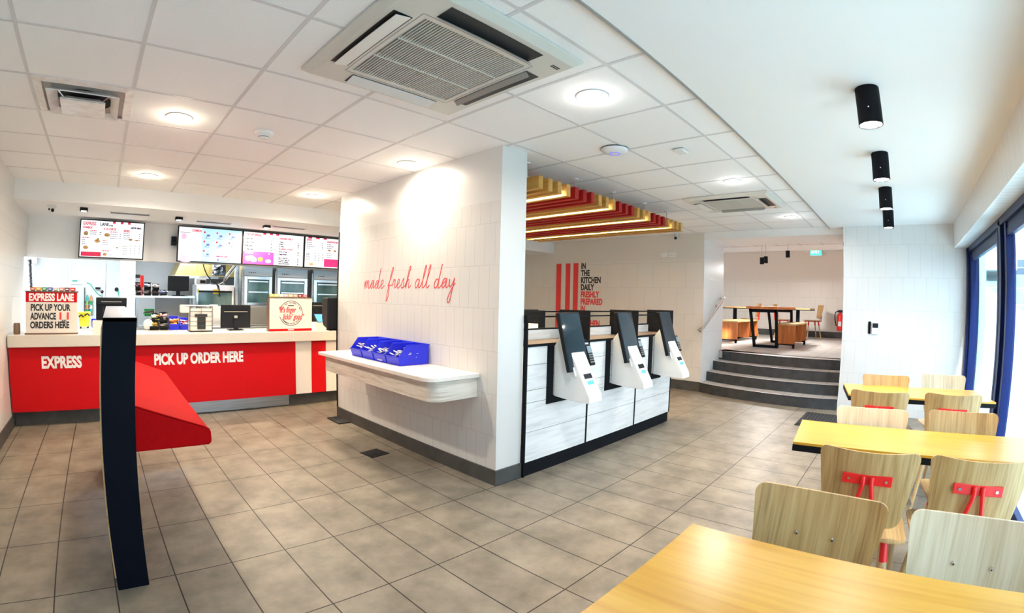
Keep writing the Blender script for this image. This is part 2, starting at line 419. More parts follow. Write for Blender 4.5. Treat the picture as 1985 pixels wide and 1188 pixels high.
struct('trim_4', B(XL, 7.1, -.735, -.722, 2.155, 2.175), m_white)
# shop window: frame, leaves, glass
mb = MB()
mb.box(XL, 7.1, -1.02, -.90, 2.10, 2.20, 0); mb.box(XL, 7.1, -1.00, -.93, 2.05, 2.10, 0)
mb.box(XL, 7.1, -1.02, -.90, 0, .06, 0)
def leaf(x0, x1, s0=.07, s1=.07):
    mb.box(x0, x0 + s0, -.985, -.915, .06, 2.10, 0); mb.box(x1 - s1, x1, -.985, -.915, .06, 2.10, 0)
    mb.box(x0, x1, -.975, -.925, .06, .13, 0); mb.box(x0, x1, -.975, -.925, 1.99, 2.05, 0)
mb.box(6.98, 7.1, -1.02, -.88, 0, 2.15, 0)
for x0, x1 in ((5.02, 6.98), (2.6, 4.70), (.3, 2.3), (-1.1, 0.1)): leaf(x0, x1)
for x0, x1 in ((4.70, 5.02), (2.3, 2.6), (.1, .3)):
    mb.box(x0, x1, -1.01, -.93, 0, 2.15, 0); mb.box(x0 + .11, x1 - .11, -1.03, -.90, 0, 2.15, 0)
win = struct('window_1', mb, m_navyf, bevel=.004)
mb = MB()
for x0, x1 in ((5.07, 6.93), (2.65, 4.65), (.35, 2.25), (-1.05, .05)): mb.box(x0, x1, -.953, -.947, .12, 2.0)
o = mb.build('window_pane', m_glass, win); o['kind'] = 'structure'
# steps up to the rear dining room: four curved risers
ARC = [(2.88, 7.25), (2.66, 7.155), (2.4, 7.085), (2.1, 7.03), (1.79, 7.0), (1.5, 6.985), (1.2, 6.99), (.95, 7.03), (.735, 7.095)]
STEP_H, TREAD = .15, .28
mb = MB()
m_riser = noisy('grey_riser_tile', (.026, .029, .033), (.050, .053, .058), .5, 9, bump=.05)
for k in range(4):
    pts = [(x + TREAD * k, y) for y, x in ARC] + [(8.4, .735), (8.4, 2.88)]
    n = len(ARC); z0, z1 = STEP_H * k, STEP_H * (k + 1)
    for i in range(n - 1):
        a, b_ = pts[i], pts[i + 1]
        mb.add([(a[0], a[1], z0), (b_[0], b_[1], z0), (b_[0], b_[1], z1 - .008), (a[0], a[1], z1 - .008)], [(0, 1, 2, 3)], 0)
        mb.add([(a[0] - .006, a[1], z1 - .008), (b_[0] - .006, b_[1], z1 - .008), (b_[0] - .006, b_[1], z1), (a[0] - .006, a[1], z1)], [(0, 1, 2, 3)], 2)
        q0, q1 = (a[0] + TREAD + .02, a[1]), (b_[0] + TREAD + .02, b_[1])
        mb.add([(a[0] - .006, a[1], z1), (b_[0] - .006, b_[1], z1), (q1[0], q1[1], z1), (q0[0], q0[1], z1)], [(0, 1, 2, 3)], 1)
        mb.add([(a[0] - .006, a[1], z1 - .008), (b_[0] - .006, b_[1], z1 - .008), (b_[0], b_[1], z1 - .008), (a[0], a[1], z1 - .008)], [(3, 2, 1, 0)], 0)
    for i in (1, 3, 5, 7):                                                    # joints between riser tiles
        x, y = pts[i]; mb.box(x - .0015, x + .006, y - .002, y + .002, z0, z1 - .008, 2)
        mb.box(x - .005, x + TREAD, y - .002, y + .002, z1 - .0005, z1 + .0004, 2)
m_nose = mat('dark_grout', (.03, .03, .032), .7)
struct('steps', mb, [m_riser, m_floor_up, m_nose])
struct('upper_floor', B(8.06, 14.0, -.85, 8.0, .48, .60), m_floor_up)
struct('upper_wall', B(13.6, 13.8, -.85, 8.0, .6, 3.2), m_tile_back)
struct('upper_side_wall', B(8.2, 13.6, 7.6, 7.8, .6, 3.2), m_paint)
struct('upper_window_side_wall', B(8.2, 13.6, -.85, -.7, .6, 3.2), m_paint)
struct('baseboard_upper', B(13.58, 13.6, -.7, 7.6, .6, .76), m_base)
mb = B(8.2, 13.8, -.85, 7.8, 2.99, 3.1, mi=0)
for i in range(10): mb.box(8.4 + .6 * i - .012, 8.4 + .6 * i + .012, -.7, 7.6, 2.985, 2.99, 1)
for i in range(14): mb.box(8.2, 13.6, -.5 + .6 * i - .012, -.5 + .6 * i + .012, 2.985, 2.99, 1)
struct('upper_ceiling', mb, [m_ceil, m_tbar])
struct('trim_5', B(13.35, 13.6, -.7, 7.6, 2.86, 3.0), m_paint)
struct('trim_6', B(8.15, 8.22, -.85, 7.8, 2.42, 3.1), m_paint)
# kitchen shell
struct('menu_wall', B(XL, 4.6, 7.2, 7.32, 1.79, 2.62), m_paint)
struct('kitchen_end_wall', B(4.5, 4.6, 7.32, 11, 0, 2.5), m_paint)
struct('kitchen_front_wall', B(4.5, XB, 7.2, 7.3, 0, 2.5), m_tile_x)
struct('kitchen_left_wall', B(-2.3, -2.2, 7.0, 11, 0, 2.5), m_fridge)
struct('kitchen_rear_wall', B(-2.3, 4.6, 10.9, 11.0, 0, 2.5), m_fridge)
struct('kitchen_screen_wall', B(.36, .42, 9.2, 10.9, 0, 2.42), m_fridge)
struct('kitchen_column', B(-1.45, -.86, 7.6, 8.1, 0, 2.42), m_fridge)
struct('kitchen_steel_wall', B(1.9, 4.5, 9.9, 9.98, 0, 2.42), m_steel)
struct('kitchen_ceiling', B(-2.3, 4.6, 7.3, 11, 2.42, 2.5), m_paint)
o = struct('kitchen_floor', B(-2.3, -1.3, 7.0, 11.0, -.12, 0), m_floor)
# outside: pavement, the street climbing away, the end of the facade
m_pave = noisy('pavement', (.46, .56, .60), (.52, .62, .66), .8, 12)
m_road = noisy('asphalt', (.13, .22, .25), (.17, .27, .30), .85, 20)
def sloped(y0, y1, drop):
    m = MB(); xs = [-6, 4.0, 29.0, 70]; zs = [-.10, -.10, -.10 + 25 * .14, -.10 + 25 * .14]
    for i in range(3):
        a, b_, za, zb = xs[i], xs[i + 1], zs[i] - drop, zs[i + 1] - drop
        m.hexa([(a, y0, za - .6), (b_, y0, zb - .6), (b_, y1, zb - .6), (a, y1, za - .6)], [(a, y0, za), (b_, y0, zb), (b_, y1, zb), (a, y1, za)])
    return m
struct('pavement', sloped(-3.4, -1.05, 0), m_pave)
struct('road', sloped(-34, -3.4, .12), m_road)
struct('facade_end_wall', B(7.1, 7.5, -1.135, -1.02, -.1, 3.0), mat('pale_blue_render', (.25, .62, .74), .6))

# ================================================================== lamps and fittings on the ceilings
def downlight(x, y, label, col, power, z=ZC):
    t = thing('ceiling_downlight', label, 'ceiling light', (x, y, z), 0, 'round downlights in the tiled ceiling')
    MB().lathe((0, 0, 0), [(.066, 0), (.066, -.006), (.088, -.005), (.090, 0)]).build('trim_ring', m_white, t, world=False, smooth=40)
    MB().lathe((0, 0, -.004), [(0, 0), (.067, 0)]).build('lens', m_lens, t, world=False)
    l = bpy.data.lights.new('downlight_lamp', 'POINT'); l.energy = power * .07; l.color = col; l.shadow_soft_size = .05
    lo = bpy.data.objects.new('downlight_lamp', l); COL.objects.link(lo); lo.location = (x, y, z - .06)
    area('downlight_beam', (x, y, z - .012), .13, power * .78, col, shape='DISK', spread=math.radians(160))
    return t
DW = 16
downlight(.342, 3.343, 'lit round downlight beside the square ceiling air diffuser', WARM, DW)
downlight(.302, 5.203, 'lit round downlight in the tiled ceiling nearest the menu screens', WARM, DW)
downlight(2.098, 5.189, 'small lit round downlight just left of the far end of the white partition', WARM, DW)
downlight(2.18, 3.376, 'lit round downlight washing the top of the white partition wall', WARM, DW * .45)
downlight(2.08, 1.443, 'large lit round downlight right of the big ceiling air conditioner', NEUT, DW * .6)
downlight(4.289, 1.405, 'lit round downlight next to the small far air conditioner', NEUT, DW * .55)
downlight(6.321, 1.305, 'lit round downlight in the tiled ceiling nearest the steps', NEUT, DW * .55)
def can(x, y, label):
    t = thing('cylinder_downlight', label, 'ceiling light', (x, y, ZP), 0, 'black cylinder spotlights along the plain ceiling')
    MB().lathe((0, 0, 0), [(.060, 0), (.062, -.004), (.062, -.195), (.057, -.195), (.055, -.186), (0, -.186)]).build('housing', m_blackm, t, world=False, smooth=40)
    MB().lathe((0, 0, -.188), [(0, 0), (.055, 0)]).build('lens', m_lens, t, world=False)
    MB().cyl((-.0605, 0, -.12), (-.064, 0, -.12), .004).build('screw', m_steelm, t, world=False)
    area('can_lamp', (x, y, ZP - .2), .10, 4, NEUT, shape='DISK', spread=math.radians(110))
for (x, y), l in zip(((2.58, .092), (3.75, .094), (4.87, .096), (6.02, .10)), ('largest and nearest black cylinder spotlight on the plain ceiling', 'second nearest black cylinder spotlight on the plain ceiling', 'third black cylinder spotlight from the front on the plain ceiling', 'smallest black cylinder spotlight, the one nearest the white end wall')):
    can(x, y, l)

def cassette(x0, x1, y0, y1, label, badge):
    cx, cy_ = (x0 + x1) / 2, (y0 + y1) / 2; hx = (x1 - x0) / 2; hy = (y1 - y0) / 2
    t = thing('ceiling_air_conditioner', label, 'air conditioner', (cx, cy_, ZC))
    m_ac = mat('ac_panel', (.66, .64, .585), .4); m_acd = mat('ac_slot', (.02, .02, .022), .5); m_acg = mat('ac_louvre', (.34, .33, .31), .35)
    D = -.035
    mb = MB(); gx = hx * .60; gy = hy * .60                                         # panel as a ring of sloping sides with a flat lower face
    def ring(a, za, b_, zb):
        A = [(-a[0], -a[1], za), (a[0], -a[1], za), (a[0], a[1], za), (-a[0], a[1], za)]; Bq = [(-b_[0], -b_[1], zb), (b_[0], -b_[1], zb), (b_[0], b_[1], zb), (-b_[0], b_[1], zb)]
        mb.add(A + Bq, [(i, (i + 1) % 4, 4 + (i + 1) % 4, 4 + i) for i in range(4)])
    ring((hx, hy), 0, (hx, hy), -.012); ring((hx, hy), -.012, (hx * .93, hy * .93), D); ring((hx * .93, hy * .93), D, (gx, gy), D); ring((gx, gy), D, (gx, gy), -.005)
    mb.build('panel', m_ac, t, world=False)
    mb = MB(); mb.box(-gx, gx, -gy, gy, -.012, -.008, 1)
    n = 40
    for i in range(n + 1):
        x = -gx + 2 * gx * i / n; mb.box(x - .0021, x + .0021, -gy, gy, D, D + .008, 0)
    for k in (-1 / 3, 1 / 3): mb.box(-gx, gx, gy * k - .003, gy * k + .003, D - .001, -.016, 0)
    mb.build('grille', [mat('ac_grille', (.70, .66, .60), .45), m_acd], t, world=False)
    mb = MB()
    for a, b_ in ((.655, .648),):
        for s in (-1, 1):
            mb.box(-hx * a, hx * a, s * hy * a - .002, s * hy * a + .002, D - .001, D + .002); mb.box(s * hx * a - .002, s * hx * a + .002, -hy * a, hy * a, D - .001, D + .002)
    mb.build('cover_seam', m_acg, t, world=False)
    L = .55
    for k in range(4):                                                          # four outlets: dark slot and a tilted louvre blade
        ax = k % 2; s = 1 if k < 2 else -1
        def q(u, v, z): return (u * hx, s * v * hy, z) if ax == 0 else (s * v * hx, u * hy, z)
        mb = MB()
        mb.add([q(-L, .685, D - .001), q(L, .685, D - .001), q(L, .875, D - .001), q(-L, .875, D - .001)], [(0, 1, 2, 3)])
        sl = mb.build('outlet', m_acd, t, world=False)
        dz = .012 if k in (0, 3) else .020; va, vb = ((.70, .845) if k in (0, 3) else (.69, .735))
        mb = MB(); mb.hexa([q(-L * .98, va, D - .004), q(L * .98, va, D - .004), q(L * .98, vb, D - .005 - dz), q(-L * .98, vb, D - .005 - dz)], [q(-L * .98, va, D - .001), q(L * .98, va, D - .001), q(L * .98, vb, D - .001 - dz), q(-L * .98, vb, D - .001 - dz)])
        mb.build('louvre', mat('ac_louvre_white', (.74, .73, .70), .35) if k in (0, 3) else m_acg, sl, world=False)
    mb = MB()
    for i in range(2): mb.box(hx * .76, hx * .76 + .05, -hy * .82 + i * .012, -hy * .82 + i * .012 + .005, D - .002, D)
    mb.build('badge', m_print_k, t, world=False)
    return t
cassette(.775, 1.725, 1.245, 2.24, 'big square ceiling air conditioner with a ribbed dark grille above the aisle', True)
cassette(4.77, 5.55, 1.21, 2.14, 'smaller far ceiling air conditioner right of the hanging wooden slats', True)
# square air diffuser with nested pyramids, in foil-like wrap
t = thing('ceiling_air_diffuser', 'square pale plastic air diffuser with stepped rings and a dark duct behind it', 'air vent', (-.266, 3.27, ZC))
m_wrap = noisy('wrapped_white', (.78, .70, .65), (.90, .86, .83), .25, 14, bump=.35)
def pyr(a, za, b_, zb, name, th=.006):
    mb = MB()
    A = [(-a, -a, za), (a, -a, za), (a, a, za), (-a, a, za)]; Q = [(-b_, -b_, zb), (b_, -b_, zb), (b_, b_, zb), (-b_, b_, zb)]
    A2 = [(x, y, z + th) for x, y, z in A]; Q2 = [(x * .98, y * .98, z + th) for x, y, z in Q]
    mb.add(A + Q + A2 + Q2, [(i, (i + 1) % 4, 4 + (i + 1) % 4, 4 + i) for i in range(4)] + [(8 + (i + 1) % 4, 8 + i, 12 + i, 12 + (i + 1) % 4) for i in range(4)] + [(i, (i + 1) % 4, 8 + (i + 1) % 4, 8 + i) for i in range(4)])
    return mb.build(name, m_wrap, t, world=False)
pyr(.295, -.003, .245, -.012, 'outer_frame'); pyr(.215, -.042, .165, -.010, 'middle_ring'); 
mb = B(-.135, .135, -.135, .135, -.062, -.056); mb.build('centre_plate', m_wrap, t, world=False, bevel=.004)
pyr(.135, -.056, .10, -.03, 'inner_ring')
MB().box(-.26, .26, -.26, .26, -.0015, .001).build('backing', mat('diffuser_backing', (.45, .40, .37), .5), t, world=False)
MB().lathe((0, 0, -.0035), [(0, 0), (.17, 0), (.17, .002)], n=36).build('duct', m_rubber, t, world=False)
for i in range(4):
    a = PI / 4 + i * PI / 2
    MB().tube([(.24 * math.cos(a), .24 * math.sin(a), -.006), (.13 * math.cos(a), .13 * math.sin(a), -.055)], .004).build('stay', m_steelm, t, world=False)
t = thing('smoke_detector', 'round white smoke detector with a slotted tip on the ceiling', 'smoke detector', (.938, 3.345, ZC))
MB().lathe((0, 0, 0), [(.068, 0), (.066, -.012), (.055, -.022), (0, -.024)]).build('base', m_white, t, world=False, smooth=50)
MB().lathe((0, 0, -.022), [(.044, 0), (.040, -.012), (.036, -.012), (.036, -.016), (.034, -.024), (0, -.026)]).build('sensor_head', m_white, t, world=False, smooth=40)
MB().lathe((0, 0, -.035), [(.0375, 0), (.0375, -.003)]).build('slot', m_acs if False else m_black, t, world=False)
t = thing('wireless_access_point', 'white dome-shaped wireless access point with a blue ring on the ceiling', 'access point', (2.952, 1.853, ZC))
MB().lathe((0, 0, 0), [(.098, 0), (.102, -.006), (.098, -.014), (.075, -.030), (.045, -.038), (0, -.040)], n=40).build('dome', mat('access_white', (.80, .81, .85), .3), t, world=False, smooth=60)
MB().lathe((0, 0, -.0395), [(.034, .001), (.038, -.0005), (.042, .001)], n=40).build('light_ring', mat('blue_ring', (.05, .06, .5), .3, emit=(.1, .12, .9), es=.6), t, world=False)
MB().lathe((0, 0, 0), [(.099, 0), (.1035, -.003), (.1035, -.006)], n=40).build('base', m_black, t, world=False)
t = thing('ceiling_sensor', 'small white rounded box sensor on the ceiling right of the access point', 'sensor', (3.227, 1.446, ZC))
B(-.055, .055, -.04, .04, -.022, 0).build('housing', m_white, t, world=False, bevel=.009)
B(-.05, .05, -.036, .036, -.003, 0.0).build('base', m_black, t, world=False)
# hanging slat feature: wood and red battens with light strips between
t = thing('slat_ceiling_feature', 'hanging raft of golden and red wooden slats with warm light strips', 'ceiling feature', (4.05, 3.53, 2.25))
kinds = 'wwwwrrrwwwrrrwwwrrrwwww'
sp = (5.39 - 2.79) / 22
for i, k in enumerate(kinds):
    x = 2.79 + sp * i
    o = B(x - .026, x + .026, 2.425, 4.70, 2.25, 2.352).build('slat', m_slat if k == 'w' else m_slatred, t, bevel=.002)
    o['label'] = 'golden oak slat' if k == 'w' else 'dark red slat'
m_chan = mat('white_channel', (.75, .72, .66), .5)
for i in (2.5, 8.5, 14.5, 19.5):
    x = 2.79 + sp * i
    c = B(x - .03, x + .03, 2.47, 4.66, 2.30, 2.335).build('light_channel', m_chan, t)
    B(x - .026, x + .026, 2.475, 4.655, 2.292, 2.300).build('light_strip', m_led, c)
    area('strip_lamp', (x, 3.56, 2.285), .05, 22, (1.0, .80, .5), sy=2.1)
for y in (2.62, 4.45):
    B(2.74, 5.43, y - .02, y + .02, 2.353, 2.385).build('cross_rail', m_bracket, t)
for x in (2.84, 3.5, 4.15, 4.8, 5.38):
    for y in (2.62, 4.45):
        h = MB().cyl((x, y, 2.385), (x, y, ZC), .006).build('hanger', m_bracket, t)
        MB().lathe((x, y, ZC - .012), [(.028, 0), (.028, .012)]).build('ceiling_cup', m_white, h, world=True)
# cameras
def camera_fix(loc, d, label, dome=False):
    t = thing('security_camera', label, 'security camera', loc)
    if dome:
        MB().lathe((0, 0, 0), [(.055, 0), (.055, -.02), (.045, -.03)]).build('base', m_white, t, world=False, smooth=40)
        MB().ball((0, 0, -.04), .045).build('ball', m_white, t, world=False, smooth=80)
        MB().cyl((.012, -.03, -.05), (.016, -.05, -.062), .018).build('lens', m_black, t, world=False)
        MB().cyl((-.022, -.03, -.045), (-.026, -.046, -.05), .010).build('infrared_lamp', m_black, t, world=False)
    else:
        MB().lathe((0, 0, 0), [(.035, 0), (.035, -.012), (.012, -.02), (.012, -.045), (0, -.045)]).build('mount', m_white, t, world=False, smooth=40)
        d = Vector(d).normalized(); a = Vector((0, 0, -.055))
        MB().cyl(a - d * .06, a + d * .07, .032).build('body', mat('camera_grey', (.62, .62, .62), .4), t, world=False, smooth=40)
        MB().cyl(a + d * .0705, a + d * .073, .024).build('lens', m_black, t, world=False)
    return t
camera_fix((7.1, 3.30, ZC), (-.8, -.35, -.5), 'grey bullet security camera under the ceiling above the wall lettering')
p = P(101, 398, z=2.30)
camera_fix((p.x, p.y, 2.30), None, 'white dome security camera under the bulkhead at far left', True)
p = P(147, 509, y=8.6)
camera_fix((p.x, p.y, 2.42), None, 'tiny white dome camera on the bright kitchen ceiling', True)

# ================================================================== partition: ledge, bins, lettering, dispenser
t = thing('wall_ledge', 'pale wood-grain ledge with a rounded front corner on the white partition', 'shelf', (2.39, 3.57, .645))
def round_plan(x0, x1, y0, y1, r, n=8):
    pts = [(x1, y1), (x0, y1)]
    for i in range(n + 1):
        a = PI + PI / 2 * i / n; pts.append((x0 + r + r * math.cos(a), y0 + r + r * math.sin(a)))
    return pts + [(x1, y0)]
MB().prism(round_plan(1.925, 2.388, 2.635, 4.52, .10), (.797, .827)).build('ledge_top', m_counter if False else noisy('pale_laminate', (.80, .73, .66), (.85, .79, .73), .35, 60), t, bevel=.003)
MB().prism(round_plan(1.975, 2.388, 2.66, 4.45, .10), (.645, .797)).build('apron', m_ledge, t, bevel=.002)
def bin_mesh(w, d, h):
    """open-front stacking bin: local x across the front, front at -y"""
    mb = MB(); T = .004; hw = w / 2; hf = h * .42
    mb.box(-hw, hw, -d / 2 + .015, d / 2, 0, T)
    mb.box(-hw, hw, d / 2 - T, d / 2, T, h)
    for s in (-1, 1):
        x = s * hw; x2 = s * (hw - T)
        prof = [(-d / 2 + .02, 0), (d / 2, 0), (d / 2, h), (-d / 2 + .075, h), (-d / 2, hf), (-d / 2, hf - .012)]
        mb.prism(prof, (min(x, x2), max(x, x2)), 'x')
    mb.hexa([(-hw, -d / 2 + .02, 0), (hw, -d / 2 + .02, 0), (hw, -d / 2 + .02 + T, 0), (-hw, -d / 2 + .02 + T, 0)], [(-hw, -d / 2, hf), (hw, -d / 2, hf), (hw, -d / 2 + T, hf), (-hw, -d / 2 + T, hf)])
    mb.box(-hw - .003, hw + .003, -d / 2 - .006, -d / 2 + .004, hf - .008, hf + .004)
    for s in (-1, 1): mb.box(min(s * hw, s * (hw + .005)), max(s * hw, s * (hw + .005)), -d / 2 + .075, d / 2, h - .008, h + .003)
    mb.box(-hw, hw, d / 2 - .002, d / 2 + .008, h - .012, h + .003)
    return mb
BW, BD, BH = .199, .30, .165
labs = ['blue bin of paper packets on the ledge, the one nearest the counter end', 'second blue bin from the counter on the partition ledge', 'blue bin with a printed tag on its front on the ledge', 'blue bin of paper packets at the window end of the ledge row']
for i in range(4):
    y = 4.005 - i * .214
    t = thing('storage_bin', labs[i], 'storage bin', (2.226, y, .827), -PI / 2, 'blue bins on the partition ledge')
    bin_mesh(BW, BD, BH).build('body', m_blue, t, world=False, bevel=.002)
    mb = MB(); rr = random.Random(i)
    for k in range(34):
        cx, cy_, cz = rr.uniform(-.075, .075), rr.uniform(-.115, .05), .055 + rr.uniform(0, .03) + .040 * k / 34
        a = rr.uniform(-.5, .5); L, W = .075, .014
        ca, sa = math.cos(a), math.sin(a); tz = rr.uniform(-.012, .022)
        mb.hexa([(cx + ca * u * L / 2 - sa * v * W / 2, cy_ + sa * u * L / 2 * .5 + ca * v * W / 2 - .0, cz + tz * u) for u, v in ((-1, -1), (1, -1), (1, 1), (-1, 1))],
                [(cx + ca * u * L / 2 - sa * v * W / 2, cy_ + sa * u * L / 2 * .5 + ca * v * W / 2, cz + tz * u + .004) for u, v in ((-1, -1), (1, -1), (1, 1), (-1, 1))], mi=k % 7 == 3 and 1 or 0)
    o = mb.build('packets', [m_paper, mat('packet_ink', (.22, .16, .18), .6)], t, world=False); o['kind'] = 'stuff'; o['label'] = 'loose white paper packets in the bin'
    if i == 2:
        mb = MB(); mb.box(-.05, .03, -.1365, -.1345, .012, .052, 0)
        for k in range(4): mb.box(-.045, .02, -.1370, -.1360, .018 + k * .008, .021 + k * .008, 1)
        mb.build('front_tag', [m_paper, m_print_k], t, world=False)
# script lettering on the wall: single pen stroke
GL = {'m': (1.5, [[(0, .2), (.12, .95), (.2, .1), (.18, .0), (.3, .7), (.5, 1.0), (.6, .8), (.6, .05), (.7, .65), (.9, 1.0), (1.03, .8), (1.05, .15), (1.2, .0), (1.5, .3)]]),
      'a': (1.15, [[(.72, .85), (.45, 1.0), (.15, .7), (.1, .25), (.3, 0), (.6, .35), (.78, .95), (.72, .3), (.82, .02), (1.15, .3)]]),
      'd': (1.25, [[(.7, .8), (.4, .95), (.12, .6), (.1, .2), (.3, 0), (.62, .4), (1.0, 2.3), (.95, 2.2), (.72, .3), (.9, 0), (1.25, .3)]]),
      'e': (.95, [[(0, .3), (.4, .5), (.58, .85), (.4, 1.05), (.17, .75), (.17, .2), (.4, 0), (.95, .35)]]),
      'f': (1.0, [[(0, .25), (.45, 1.1), (.85, 2.1), (.8, 2.5), (.55, 1.9), (.2, .2), (-.05, -1.3), (.05, -1.55), (.28, -1.1), (.35, -.1), (.3, .25), (.65, .35), (1.0, .4)]]),
      'r': (.85, [[(0, .3), (.22, 1.1), (.26, .95), (.5, 1.0), (.52, .75), (.48, .2), (.6, .02), (.85, .3)]]),
      's': (.85, [[(0, .3), (.4, 1.15), (.45, .75), (.55, .3), (.35, 0), (.1, .12), (.35, .05), (.85, .3)]]),
      'h': (1.1, [[(0, .3), (.5, 1.4), (.72, 2.3), (.6, 2.45), (.38, 1.7), (.15, .0), (.3, .65), (.55, 1.0), (.68, .8), (.66, .2), (.78, .02), (1.1, .3)]]),
      'l': (.75, [[(0, .3), (.45, 1.5), (.62, 2.3), (.5, 2.45), (.32, 1.7), (.22, .4), (.35, .02), (.75, .3)]]),
      'y': (1.0, [[(.05, .9), (.1, .35), (.3, .1), (.6, .5), (.8, 1.0), (.7, .2), (.45, -1.2), (.2, -1.5), (.05, -1.2), (.4, -.3), (1.0, .5)]])}
def catmull(p, n=6):
    out = []
    for i in range(len(p) - 1):
        a = p[max(i - 1, 0)]; b_ = p[i]; c = p[i + 1]; d = p[min(i + 2, len(p) - 1)]
        for k in range(n):
            u = k / n
            out.append(tuple(.5 * (2 * b_[j] + (c[j] - a[j]) * u + (2 * a[j] - 5 * b_[j] + 4 * c[j] - d[j]) * u * u + (3 * b_[j] - a[j] - 3 * c[j] + d[j]) * u ** 3) for j in range(2)))
    return out + [p[-1]]
m_pen = mat('red_brush_paint', (.72, .05, .06), .5)
t = thing('wall_lettering', 'thin red handwritten words made fresh all day on the partition', 'lettering', (2.39, 3.7, 1.48))
words = ['made', 'fresh', 'all', 'day']; X = 0.0; spans = []
for wd in words:
    s0 = X
    path = []
    for ch in wd:
        adv, st = GL[ch]
        path += [(X + a, b_) for a, b_ in st[0]]; X += adv * 1.0
    spans.append(path); X += .75
X -= .75
SC = (4.43 - 2.95) / X; XH = .078
for wd, path in zip(words, spans):
    pts = catmull(path, 5); V = [(2.3885, 4.43 - a * SC - b_ * .012, 1.462 + b_ * XH) for a, b_ in pts]
    mb = MB(); mb.tube(V, .0055, 5)
    mb.v = [(2.39 - (2.3885 - 2.3885) + (x - 2.3885) * .25 - .0008, y, z) for x, y, z in mb.v]
    o = mb.build('word', m_pen, t); o['label'] = 'handwritten word ' + wd
p = P(655, 640, y=5.16)
t = thing('towel_dispenser', 'black wall dispenser fixed to the far end of the partition', 'dispenser', (2.44, 5.06, 1.02))
pr = [(5.062, 1.00), (5.20, 1.04), (5.235, 1.12), (5.235, 1.30), (5.20, 1.36), (5.062, 1.36)]
MB().prism(pr, (2.27, 2.50), 'x').build('body', m_black, t, bevel=.014)
B(2.29, 2.48, 5.234, 5.2405, 1.13, 1.29).build('cover', m_darkglass, t, bevel=.004)
B(2.31, 2.46, 5.10, 5.19, .985, 1.022).build('outlet', m_blackm, t, bevel=.004)
# ------------------------------------------------------------------ divider with lean-on bench
t = thing('bench_divider', 'low black divider wall with a sloping red padded bench on one side', 'divider bench', (-.03, 2.39, 0))
D0, D1, DZ = 2.39, 4.35, 1.268
MB().hexa([(-.100, D0 + .012, 0), (.040, D0 + .012, 0), (.040, D1, 0), (-.100, D1, 0)], [(.035, D0 + .012, DZ - .006), (.150, D0 + .012, DZ - .006), (.150, D1, DZ - .006), (.035, D1, DZ - .006)]).build('panel', m_navy, t) if False else None
LEAN = .075                                                     # the wall tips a little towards the bench
def lean(x0, x1, y0, y1, z0, z1):
    a, b_ = LEAN * z0 / DZ, LEAN * z1 / DZ
    return MB().hexa([(x0 + a, y0, z0), (x1 + a, y0, z0), (x1 + a, y1, z0), (x0 + a, y1, z0)], [(x0 + b_, y0, z1), (x1 + b_, y0, z1), (x1 + b_, y1, z1), (x0 + b_, y1, z1)])
lean(-.100, .042, D0 + .014, D1, 0, DZ - .02).build('panel', m_navy, t)
lean(-.106, .046, D0, D0 + .014, 0, DZ).build('end_panel', m_navy, t, bevel=.002)
lean(-.106, .046, D0, D1, DZ - .02, DZ).build('top_cap', mat('glossy_grey_top', (.22, .23, .27), .3, spec=.25), t, bevel=.003)
mb = lean(-.113, -.100, D0 + .014, D1, .06, DZ - .05); mb.build('side_board', wood('divider_side_oak', (.48, .27, .10), (.62, .38, .16), (.70, .48, .24), .45, 'y', 1.0), t)
B(-.108, -.100, D0 + .014, D1, 0, .06).build('skirting', m_base, t)
prf = [(.068, .664), (.068, .885), (.425, .748), (.447, .728), (.447, .675), (.435, .662)]
s = MB().prism(prf, (D0 + .01, D1 - .02), 'y').build('seat_pad', m_redv, t, bevel=.012, seg=3)
MB().tube([(.075, D0 + .012, .884), (.41, D0 + .012, .755), (.440, D0 + .014, .736)], .004).build('piping', m_redv, s)
B(.068, .078, D0 + .03, D1 - .03, .60, .98).build('seat_backboard', m_blackm, t)
# ------------------------------------------------------------------ floor fittings
t = thing('floor_drain', 'small square black drain grate in the tiled floor', 'drain', (2.07, 3.655, 0), math.radians(8))
mb = MB(); mb.box(-.085, .085, -.085, .085, 0, .003, 0)
for i in range(8): mb.box(-.075, .075, -.072 + i * .02, -.06 + i * .02, .003, .005, 0)
mb.build('grate', m_rubber, t, world=False)
B(-.095, .095, -.095, .095, 0, .0025).build('frame', m_blackm, t, world=False)
tag(B(2.235, 2.395, 4.72, 5.03, 0, .012).build('floor_mat', m_rubber, bevel=.004), 'small black mat on the floor at the far corner of the partition', 'mat')
t = thing('door_mat', 'black ribbed rubber mat on the floor at the foot of the steps', 'mat', (6.29, .65, 0))
B(5.90, 6.72, .25, 1.09, 0, .010).build('base', m_rubber, t, bevel=.004)
mb = MB()
for i in range(18): mb.box(5.93, 6.69, .275 + i * .045, .275 + i * .045 + .022, .010, .017)
mb.build('ribs', m_rubber, t)
